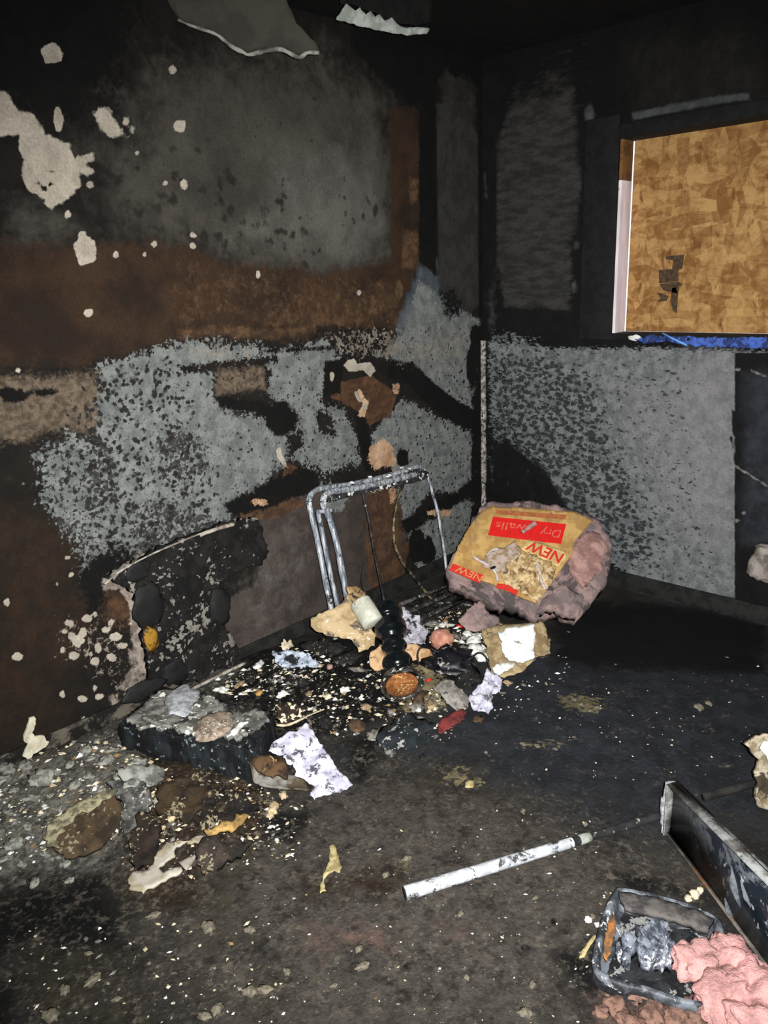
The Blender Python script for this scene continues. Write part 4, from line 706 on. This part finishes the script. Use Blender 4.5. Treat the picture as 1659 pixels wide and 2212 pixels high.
for i, (px, c1, c2, lb) in enumerate([([(340,1700), (420,1670), (480,1690), (470,1730), (400,1770), (340,1750)], (54, 42, 26), (30, 24, 18), 'brown scorched fabric fold in front of the charred box'), ([(420,1770), (460,1720), (520,1716), (560,1740), (500,1768), (440,1790)], (34, 28, 22), (16, 14, 12), 'black fabric fold between the ochre foam and charred box'),
                                   ([(300,1760), (340,1760), (350,1800), (330,1860), (290,1880), (280,1820)], (44, 34, 26), (22, 18, 15), 'dark brown fabric fold left of the branching residue'), ([(430,1820), (500,1800), (540,1820), (500,1856), (440,1880), (420,1850)], (58, 50, 44), (36, 32, 28), 'dull brown fabric fold right of the branching residue')]):
    tag(patch('burnt_fabric', px, Vector(GR(px[3][0], px[3][1], .03)), Vector((-.1, -.3, .9)), M('burnt_fabric_%s' % 'abcd'[i], c1, c2, 14, bump=1.0, bd=.01, fleck=(140, 130, 106), fs=75, ft=.64, fm=.8), thick=.02, step=.010, amp=.034, freq=12, seed=110+i, rag=.01), lb, 'fabric')
tag(patch('ash_slab', [(250,1660), (290,1650), (350,1660), (358,1676), (330,1696), (270,1700)], Vector(GR(310, 1690, .05)), Vector((-.1, -.4, .9)), M('pale_grey_slab', (146, 148, 140), (92, 92, 88), 20, soot=(50, 50, 50), ss=12, st=.55), thick=.014, step=.010, amp=.010, seed=115, rag=.01), 'pale grey slab protruding left below the charred box', 'plaster')
tag(patch('grey_debris', [(230,1690), (300,1680), (330,1720), (320,1780), (270,1800), (262,1720)], Vector(GR(280, 1750, .04)), Vector((-.1, -.4, .9)), M('grey_rubble', (96, 96, 92), (52, 52, 50), 30, bump=.9, fleck=(160, 160, 150), fs=70, ft=.61), thick=.02, step=.011, amp=.022, freq=14, seed=116, rag=.012), 'grey rubble clump right of the brown drywall piece', 'rubble')
# peeled plaster flake on the lower left wall
tag(patch('plaster_flake', [(64,1552), (74,1548), (76,1564), (70,1582), (76,1590), (90,1588), (106,1602), (100,1616), (80,1626), (60,1640), (50,1634), (56,1618), (60,1606), (52,1600), (52,1590), (58,1574)], Vector((0, -.03, 0)), (0, 1, 0), M('ivory_flake', (220, 214, 190), (190, 184, 160), 20), thick=-.008, step=.009, amp=.006, seed=120, rag=.005), 'ivory peeled plaster flake hanging low on the left wall', 'plaster')

AG = M('ashy_chunk', (150, 150, 140), (98, 98, 92), 40, bump=.8, soot=(60, 60, 58), ss=30, st=.6)
src = chunk('ash_chunk', (200, 1640), 9, AG, 301, .5, .6, asp=1.5); tag(src, 'pale grey ash covered chunk in the rubble along the left wall', 'rubble', 'grey chunks along the left wall'); rr = random.Random(5)
for u, v, k_ in [(20,1668,1.5), (60,1660,1.2), (90,1690,1.6), (120,1672,1.3), (150,1655,1), (30,1710,1), (70,1730,1.2), (20,1760,1.3), (110,1720,.9), (160,1700,1.5), (195,1680,1.1), (230,1650,1.3), (245,1625,1), (270,1612,.9), (210,1602,.9), (185,1625,1.2), (60,1790,1), (100,1850,.9), (30,1830,1.2), (0,1800,1.1), (50,1870,1), (140,1870,.8), (320,1700,1.2), (340,1730,.9), (300,1650,1.5), (260,1680,1), (285,1700,1.1), (5,1690,1.2), (130,1750,.7), (215,1712,.8),
                 (345,1668,.9), (180,1735,.7), (90,1760,.9), (15,1860,1), (75,1910,.9), (150,1905,.7)]:
    c = src.copy(); COL.objects.link(c); p = GR(u, v); c.location = (p[0], p[1], p[2]-.003); c.rotation_euler = (rr.uniform(-.2, .2), 0, rr.uniform(0, 6.28)); c.scale = (k_*rr.uniform(.7, 1.2),)*3
dsc = chunk('floor_fleck', (1510, 1528), 9, M('dusty_chunk', (122, 115, 98), (84, 79, 69), 40, bump=.8), 333, .4, .6, asp=1.6); tag(dsc, 'dull pale flake lying on the dark open floor', 'rubble', 'flakes on the dark open floor')
for u, v, k_ in [(1530,1520,1.1), (1256,1522,1), (1276,1536,1.2), (1292,1530,.9), (1240,1512,.8), (1180,1416,.8), (1130,1480,.8), (1085,1498,1), (1060,1520,.8), (1265,1780,.8), (1130,1752,.7), (995,1975,1), (1156,1940,.9), (782,2090,1), (776,2050,.8), (1150,2128,.9), (1008,2110,.8), (1136,2190,1), (720,2130,.6), (540,2010,1), (450,2005,1.4), (330,1980,1.2), (190,2060,.8), (540,2144,1.2), (570,2140,1.1), (620,2100,.8), (470,2180,1.2), (440,2196,1.1), (200,2120,1.3), (140,2140,1), (250,2160,.8), (110,2196,1.3), (640,1700,.6), (880,1855,.9), (834,1890,.7),
                 (1280,1980,.7), (1570,1420,.5), (1330,1435,.5), (1228,1365,.5), (1045,1690,.6), (1240,1592,.5), (1130,1608,1), (1160,1612,.8), (1200,1618,.6), (1050,1625,.9)]:
    c = dsc.copy(); COL.objects.link(c); p = GR(u, v); c.location = (p[0], p[1], p[2]-.002); c.rotation_euler = (0, 0, rr.uniform(0, 6.28)); c.scale = (k_*rr.uniform(.35, .7),)*3
# ---- pole across the floor
pa = Vector(onZ(874, 1930, .022)); pbv = Vector(onZ(1440, 1757, .022)); pd = (pbv-pa).normalized()
def onPole(u):
    lo_, hi_ = 0., 3.
    for _ in range(40):
        mid = (lo_+hi_)/2; q = pa+pd*mid; d = np.array(q)-CAM; uu = CX+FP*(d@R_)/(d@F_)
        if uu < u: lo_ = mid
        else: hi_ = mid
    return pa+pd*lo_
pole = empty('metal_pole', 'whitish sooty metal pole lying across the floor with a dark thinner rod in its end', 'pole', (pa.x, pa.y, 0))
PW = M('flaking_white_paint', (196, 200, 204), (160, 164, 170), 26, rough=.5, bump=.4, soot=(58, 58, 58), ss=20, st=.55)
rp = 15.5*ppm(pa)
def lerp_pts(a, b, k=24): return [a.lerp(b, i/k) for i in range(k+1)]
bm = tubebm(lerp_pts(onPole(874), onPole(1236)), [rp*(1-.25*i/24) for i in range(25)], 20, wob=.05, caps=False)
child(bm2obj('sleeve', bm, PW), pole)
child(bm2obj('end_cap', tubebm([onPole(872), onPole(880)], [rp*.98, rp*.98], 20), M('pole_bore', (70, 72, 74), (40, 40, 40), 30)), pole)
child(bm2obj('dark_rod', tubebm(lerp_pts(onPole(1230), onPole(1425)), [rp*.62]*25, 14, wob=.15), M('sooty_rod', (26, 26, 28), (40, 40, 42), 30, fleck=(130, 130, 120), fs=50, ft=.66)), pole)
child(bm2obj('collar', tubebm([onPole(1252), onPole(1274)], rp*.74, 18), M('pale_collar', (160, 166, 156), (130, 134, 128), 30)), pole)
child(bm2obj('bright_tip', tubebm([onPole(1395), onPole(1440)], rp*.42, 14), M('bare_steel', (120, 128, 142), (80, 86, 98), 30, rough=.35, metal=.6)), pole)
# rod seen beyond the standing panel
pa2 = onZ(1520, 1722, .02); pb2 = onZ(1660, 1684, .02)
tag(bm2obj('dark_bar', tubebm(lerp_pts(Vector(pa2), Vector(pb2), 10), .013, 12, wob=.15), M('bar_char', (44, 42, 40), (26, 26, 26), 20)), 'dark charred bar on the floor behind the standing metal shelf', 'bar')

# ---- standing metal panel (appliance side) at lower right
g1 = Vector(onZ(1446, 1806, .0)); g2 = Vector(onZ(1700, 2150, .0)); dh = (g2-g1).normalized(); up = Vector((0, 0, 1)); nf = dh.cross(up).normalized()
if nf.dot(Vector(CAM)-g1) < 0: nf = -nf
tl = Vector(hit(1436, 1664, g1, nf)); hgt = tl.z; tr_ = Vector(hit(1659, 1886, g1, nf)); print('panel', hgt, tr_.z, (g2-g1).length)
hgt2 = tr_.z; tm = (tr_-g1).dot(dh); slope = (hgt2-hgt)/tm; Lq = tm*1.25
mp = empty('metal_shelf', 'dark blue metal shelf with pale flanged edges standing on its long side at lower right', 'panel', (g1.x, g1.y, 0))
PF_ = M('dark_blue_enamel', (20, 26, 34), (34, 40, 48), 6, rough=.28, bump=.15, soot=(82, 86, 92), ss=9, st=.56, fleck=(150, 150, 150), fs=50, ft=.68, spec=.6)
PE_ = M('worn_flange', (134, 136, 134), (84, 84, 82), 24, bump=.5, rough=.6, soot=(60, 56, 50), ss=14, st=.58, stretch=(1, 1, 1))
def quadbox(name, a, b, c, d, n, th, mat, bev=.002):
    bm = bmesh.new(); v = [bm.verts.new(p) for p in (a, b, c, d)]+[bm.verts.new(p-n*th) for p in (a, b, c, d)]
    for f in ((0, 1, 2, 3), (7, 6, 5, 4), (0, 4, 5, 1), (1, 5, 6, 2), (2, 6, 7, 3), (3, 7, 4, 0)): bm.faces.new([v[i] for i in f])
    bmesh.ops.bevel(bm, geom=bm.edges[:], offset=bev, segments=2, affect='EDGES'); return child(bm2obj(name, bm, mat), mp)
H0 = lambda s: hgt+slope*s
L0 = -.0
a = g1+dh*L0+up*.004; b_ = g1+dh*Lq+up*.004; c_ = g1+dh*Lq+up*H0(Lq); d_ = g1+dh*L0+up*H0(L0)
quadbox('face', a, b_, c_, d_, nf, .006, PF_)
fw = .022
quadbox('top_flange', d_+nf*fw-up*.004, c_+nf*fw-up*.004, c_-nf*.014, d_-nf*.014, up, .006, PE_)
quadbox('bottom_flange', a+nf*.014+up*.012, b_+nf*.014+up*.012, b_-up*.002+nf*.001, a-up*.002+nf*.001, nf, .010, M('rusty_flange', (110, 104, 94), (70, 66, 62), 20, soot=(112, 70, 40), ss=9, st=.58))
quadbox('end_flange', a+nf*.020-dh*.006, a-nf*.006-dh*.006, d_-nf*.006-dh*.006, d_+nf*.020-dh*.006, -dh, .008, PE_)
child(bm2obj('bent_lip', tubebm(smooth([g1+up*(hgt*t)-dh*(.006+.012*math.sin(t*3.1))+nf*.016 for t in (.04, .2, .4, .6, .8, .96)]), [.004]*6+[.008]*14+[.004]*11, 8, wob=.4), M('pale_lip', (176, 178, 182), (116, 118, 120), 24)), mp)
for u0, v0, u1, v1, r in ((1580,1870,1600,1960,.012), (1600,1900,1622,1960,.010), (1566,1940,1590,2000,.010)):
    child(bm2obj('ash_smear', tubebm(lerp_pts(Vector(hit(u0, v0, g1+nf*.001, nf)), Vector(hit(u1, v1, g1+nf*.001, nf)), 10), [r*(.2+.8*math.sin(math.pi*(i+.5)/11)) for i in range(11)], 8, flat=.25, wob=.8), M('ash_smear', (96, 100, 106), (62, 66, 72), 30)), mp)

# ---- burnt tray at the bottom
ty = [(1334,1922), (1400,1932), (1480,1956), (1540,1980), (1560,2010), (1556,2080), (1560,2170), (1480,2170), (1400,2146), (1330,2128), (1292,2106), (1282,2076), (1296,2010), (1316,1950)]
tw = [Vector(onZ(u, v, .045)) for u, v in ty]; tray = empty('burnt_tray', 'shallow burnt metal tray with rusty inner edge, full of ash, beside the metal shelf', 'tray', (tw[0].x, tw[0].y, 0))
TR = M('tray_metal', (110, 116, 124), (56, 60, 66), 18, rough=.5, bump=.5, soot=(42, 44, 48), ss=12, st=.52, fleck=(190, 190, 190), fs=50, ft=.66)
cen = sum(tw, Vector())/len(tw); bm = bmesh.new(); sm = smooth(tw+[tw[0]], 6)[:-1]; n_ = len(sm); rings = []
for k_, (ins, z) in enumerate(((0, .030), (-.004, .050), (.006, .056), (.014, .048), (.026, .014), (.05, .008))):
    rings.append([bm.verts.new(Vector((p.x, p.y, 0))+(Vector((cen.x, cen.y, 0))-Vector((p.x, p.y, 0))).normalized()*ins+Vector((0, 0, z+.003*noise.noise(p*30)))) for p in sm])
for a_, b2 in zip(rings, rings[1:]):
    for i in range(n_): bm.faces.new((a_[i], a_[(i+1) % n_], b2[(i+1) % n_], b2[i]))
child(bm2obj('rim', bm, TR), tray)
bm = bmesh.new(); vsb = [bm.verts.new((p.x, p.y, .010)) for p in sm]; bm.faces.new(vsb); child(bm2obj('pan', bm, M('pan_char', (44, 46, 50), (18, 19, 22), 22, bump=.9, bd=.01, fleck=(140, 142, 140), fs=60, ft=.64, fm=.8), smooth=False), tray)
child(patch('rust_patch', [(1318,1984), (1330,1974), (1328,2000), (1322,2040), (1310,2076), (1302,2060), (1308,2020)], (0, 0, .050), (0, 0, 1), M('orange_rust', (158, 104, 56), (104, 80, 60), 40, lo=.45, hi=.55), thick=.004, step=.008, amp=.002, rag=.004), tray)
child(patch('ash_pile', [(1330,2050), (1350,2020), (1380,2030), (1400,1996), (1440,2000), (1460,2040), (1450,2080), (1400,2090), (1380,2060), (1350,2076)], (0, 0, .040), (0, 0, 1), M('bluish_ash', (132, 138, 150), (62, 66, 76), 34, bump=.9, bd=.008, fleck=(200, 204, 208), fs=70, ft=.62, fm=.8), thick=.03, step=.007, amp=.022, freq=30, rag=.014, seed=131, ridged=True), tray)
child(patch('side_bar', [(1336,1924), (1420,1938), (1500,1964), (1540,1982), (1530,2010), (1480,1994), (1420,1976), (1350,1960)], (0, 0, .062), (0, 0, 1), M('bar_ash', (92, 88, 84), (54, 52, 54), 16, bump=.6), thick=.014, step=.012, amp=.004, rag=.004, seed=132), tray)
for i, (u, v, s_) in enumerate([(1366,1984,12), (1394,2090,7), (1400,2096,5), (1500,1936,10), (1486,1944,8), (1512,1926,7), (1346,2040,5), (1290,2000,6), (1270,1990,8)]):
    tag(chunk('pale_chunk', (u, v), s_, CREAM if i in (0, 3, 4, 5) else ASHW, 140+i, .8, .5, up=.03 if i in (0, 1, 2, 6) else 0), ['cream lump inside the burnt tray near its back edge', 'bright white chip near the front inside the burnt tray', 'smaller white chip touching the bright white chip inside the burnt tray', 'largest cream chunk against the foot of the metal shelf', 'left cream chunk behind the burnt tray beside the metal shelf', 'uppermost cream chunk behind the burnt tray beside the metal shelf', 'tiny white chip by the rusty edge inside the burnt tray', 'small white chip on floor just left of the burnt tray', 'pale chunk on floor farthest left of the burnt tray'][i], 'rubble')

# ---- pink insulation clump, pinkish debris, crushed cup
ins = empty('insulation_clump', 'fluffy bright pink insulation clump in the bottom right corner', 'insulation', onZ(1590, 2190, 0))
for i, (u, v, su, sv) in enumerate([(1510,2080,52,40), (1580,2080,60,46), (1620,2150,80,70), (1560,2150,70,50), (1640,2220,90,60), (1560,2050,30,26)]):
    p = onZ(u, v, .05); m = ppm(p); child(bm2obj('tuft', chunkbm(p, (su*m, su*m*.8, sv*m*.8), 150+i, .45, 4), M('bright_pink_wool', (212, 158, 154), (172, 130, 126), 14, bump=1.0, bd=.015) if i == 0 else bpy.data.materials['bright_pink_wool']), ins)
for i, (u, v, s_) in enumerate([(1330,2176,26), (1380,2160,24), (1410,2196,34), (1352,2206,26), (1460,2196,34), (1496,2170,18), (1440,2160,16), (1300,2190,20), (1500,2212,30), (1376,2216,24), (1316,2150,12), (1480,2214,26)]):
    tag(chunk('pink_debris', (u, v), s_*.8, M('brick_pink', (140, 108, 94), (88, 68, 60), 26, bump=.9, bd=.01, soot=(70, 56, 50), ss=16, st=.56) if i == 0 else bpy.data.materials['brick_pink'], 170+i, .5, .6), 'brownish pink insulation lump along the bottom edge below the burnt tray', 'insulation', 'brownish pink lumps below the burnt tray')
tag(patch('crushed_cup', [(1608,1606), (1630,1594), (1650,1586), (1700,1590), (1710,1700), (1690,1770), (1650,1748), (1634,1740), (1634,1710), (1640,1690), (1634,1670), (1642,1640), (1624,1626)], Vector(GR(1655, 1750, .01)), Vector((-.6, -.6, .3)), M('crushed_tan', (176, 166, 146), (120, 108, 84), 20, bump=.8, soot=(60, 52, 40), ss=14, st=.56), thick=.02, step=.010, amp=.016, freq=16, seed=180, rag=.006), 'crushed tan paper carton at the right edge of the room', 'carton')
tag(patch('white_scrap', [(1642,1616), (1650,1602), (1700,1606), (1700,1650), (1660,1640)], Vector(GR(1655, 1750, .01))+Vector((-.03, -.03, .01)), Vector((-.6, -.6, .3)), ASHW, thick=.004, step=.010, amp=.006, seed=181), 'white scrap stuck to the crushed tan carton', 'scrap')
# pale fixture on the right wall
tag(bm2obj('melted_fixture', chunkbm(onR(1662, 1216, .05), (.05, .075, .085), 190, .3, 4, rot=Matrix.Identity(3), sq=.6), M('melted_grey', (150, 142, 134), (104, 98, 92), 16, rough=.5)), 'pale grey melted outlet box on the sooty right wall', 'outlet')
# yellow scrap on the open floor
YS = M('yellowed_paper', (178, 166, 120), (140, 126, 88), 30, bump=.6)
tag(patch('paper_scrap', [(712,1824), (724,1820), (730,1850), (740,1872), (734,1884), (722,1880), (706,1894), (700,1910), (704,1924), (690,1930), (692,1908), (704,1880), (712,1850)], Vector(GR(715, 1890, .01)), (0, 0, 1), YS, thick=.003, step=.008, amp=.006, seed=191, rag=.005), 'yellowed torn paper scrap on open floor left of the metal pole', 'paper')
tag(patch('paper_scrap', [(1004,1690), (1012,1684), (1024,1686), (1020,1700), (1006,1700)], Vector(GR(1012, 1692, .01)), (0, 0, 1), YS, thick=.004, step=.008, amp=.004, seed=192), 'small yellow scrap on dark floor above the metal pole', 'paper')
tag(patch('string_scrap', [(1284,2018), (1290,2020), (1270,2050), (1262,2066), (1250,2068), (1262,2048)], Vector(GR(1270, 2045, .01)), (0, 0, 1), YS, thick=.004, step=.007, amp=.002, seed=193, rag=.002), 'thin pale splinter on the floor left of the burnt tray', 'splinter')

# ---- things hanging from the ceiling
hn = Vector((-.5, -.55, -.35)).normalized(); hp = Vector(onL(540, 120, .16))
fo = empty('ceiling_flap', 'soot grey drywall flap with bright torn lower edge hanging from the ceiling', 'drywall', (hp.x, hp.y, hp.z))
fp = [(300,-160), (346,-30), (372,24), (392,44), (420,56), (470,76), (500,100), (538,116), (570,108), (604,104), (630,114), (648,122), (664,112), (690,112), (680,90), (640,50), (612,-20), (600,-160)]
child(patch('sheet', fp, hp, hn, M('sooty_drywall', (60, 58, 50), (50, 48, 42), 6, bump=.2), thick=.012, step=.016, amp=.006, freq=4, seed=201, rag=.003), fo)
ep = [hit(u, v, hp+hn*.004-Vector((0, 0, .002)), hn) for u, v in [(384,42), (410,54), (440,64), (470,76), (500,100), (524,112), (538,118), (570,111), (604,106), (630,117), (648,124), (664,114), (690,114)]]
child(bm2obj('torn_edge', tubebm(smooth(ep), [.004+.004*min(1, i/30) for i in range(73)], 8, wob=.5), M('torn_gypsum', (150, 148, 140), (90, 88, 82), 16, bump=.5)), fo)
wpz = Vector(onL(830, 50, .38)); WN = Vector((-.25, -.9, -.25)).normalized()
ts = empty('torn_ceiling_strip', 'white torn plaster strip with serrated upper edge hanging at the ceiling line', 'plaster', (wpz.x, wpz.y, wpz.z))
child(patch('strip', [(728,42), (748,8), (760,18), (768,24), (778,16), (790,32), (802,24), (812,38), (822,30), (832,44), (846,38), (856,50), (876,60), (900,58), (928,62), (922,72), (880,76), (850,72), (800,62)], wpz, WN, M('white_gypsum', (170, 176, 170), (140, 146, 140), 20, bump=.6), thick=.014, step=.009, amp=.005, freq=20, seed=211, rag=.003), ts)
child(patch('backing_paper', [(736,10), (720,-160), (960,-160), (930,50), (900,56), (860,50), (800,26), (760,8)], wpz+Vector((0, .012, 0)), WN, matC, thick=.006, step=.02, amp=.006, seed=212), ts)

# ---- blue tarp bunched on the window sill
TB = M('blue_tarp', (70, 104, 190), (30, 48, 104), 22, lo=.44, hi=.56, rough=.35, bump=.9, bd=.01, spec=.5)
tarp = empty('blue_tarp', 'crinkled blue tarp strip along the window sill', 'tarp', onR(1500, 745, .03))
child(patch('sheet', [(1372,732), (1400,724), (1450,726), (1500,728), (1560,730), (1620,728), (1720,726), (1720,756), (1640,752), (1560,750), (1500,748), (1440,738), (1390,742)], Vector((-.027, 0, 0)), (-1, 0, 0), TB, thick=.006, step=.008, amp=.008, freq=26, seed=221, rag=.006, ridged=True), tarp)
child(bm2obj('bright_fold', tubebm([onR(1432, 720, .038), onR(1455, 732, .042), onR(1484, 746, .040)], .007, 8, flat=.6), M('light_blue', (120, 176, 240), (96, 150, 224), 20, rough=.4)), tarp)
tag(patch('pale_scrap', [(1356,726), (1372,722), (1384,728), (1374,736), (1358,734)], Vector((-.028, 0, 0)), (-1, 0, 0), ASHW, thick=.006, step=.008, amp=.003, seed=222), 'small white scrap at the left end of the blue tarp', 'scrap')

# ============================================================ CRUMBS (uncountable): one object per kind of material
def inpoly(p, poly): return sdf(np.array([p], float), poly)[0] < 0
regions = [([(560,1430), (700,1400), (820,1440), (960,1480), (980,1600), (760,1600), (600,1570), (560,1500)], 480, 1.8, 7.5), ([(840,1320), (1000,1300), (1060,1350), (1060,1430), (960,1400), (860,1370)], 300, 1.8, 8), ([(440,1480), (600,1420), (640,1400), (700,1440), (640,1480), (500,1520)], 220, 1.8, 8),
           ([(-20,1660), (240,1580), (340,1640), (360,1760), (240,1820), (0,1900)], 420, 2.5, 9), ([(300,1660), (640,1700), (640,1860), (420,1900), (260,1880)], 300, 2, 7), ([(600,1720), (1300,1760), (1340,2212), (500,2212)], 200, 1.2, 4.2), ([(1000,1480), (1650,1440), (1659,1700), (1100,1700)], 90, 1.5, 4), ([(20,2000), (600,1990), (640,2212), (20,2212)], 90, 2.5, 6.5), ([(1290,1920), (1560,1980), (1560,2160), (1290,2100)], 60, 2, 5), ([(1150,1400), (1240,1420), (1200,1540), (1020,1560)], 40, 2, 5)]
cm = [bpy.data.materials.new('x')]; bpy.data.materials.remove(cm[0]); mats = [ASHW, CREAM, GREYC, M('ochre_crumb', (150, 122, 84), (110, 88, 60), 40)]
V_, F2, MI = [], [], []; rng = random.Random(99)
ico = [(0, 0, 1), (0, 0, -.6), (1, 0, 0), (-1, .1, 0), (.1, 1, .1), (0, -1, -.1)]; icf = [(0, 2, 4), (0, 4, 3), (0, 3, 5), (0, 5, 2), (1, 4, 2), (1, 3, 4), (1, 5, 3), (1, 2, 5)]
for poly, n_, s0, s1 in regions:
    P2 = np.array(poly, float); lo = P2.min(0); hi = P2.max(0); k_ = 0
    while k_ < n_:
        u, v = rng.uniform(lo[0], hi[0]), rng.uniform(lo[1], hi[1])
        if not inpoly((u, v), poly): continue
        k_ += 1; p = GR(u, v)
        if p[0] > -.03 or p[1] > -.03: continue
        s_ = (s0+(s1-s0)*rng.random()**2.2)*ppm(p); a = rng.uniform(0, 6.3); ca, sa = math.cos(a), math.sin(a); b0 = len(V_)
        for x, y, z in ico:
            x *= s_*rng.uniform(.6, 1.7); y *= s_*rng.uniform(.5, 1.1); z *= s_*rng.uniform(.4, .8); V_.append((p[0]+x*ca-y*sa, p[1]+x*sa+y*ca, p[2]+s_*.5+.002+z))
        F2 += [tuple(b0+i for i in f) for f in icf]; MI += [rng.choices((0, 1, 2, 3), (.26, .36, .32, .06))[0]]*8
me = bpy.data.meshes.new('plaster_crumbs'); me.from_pydata(V_, [], F2); [me.materials.append(x) for x in mats]; me.polygons.foreach_set('material_index', MI); me.update()
o = bpy.data.objects.new('plaster_crumbs', me); COL.objects.link(o); o['kind'] = 'stuff'; o['label'] = 'countless white and cream plaster crumbs scattered over the burnt floor'; o['category'] = 'crumbs'
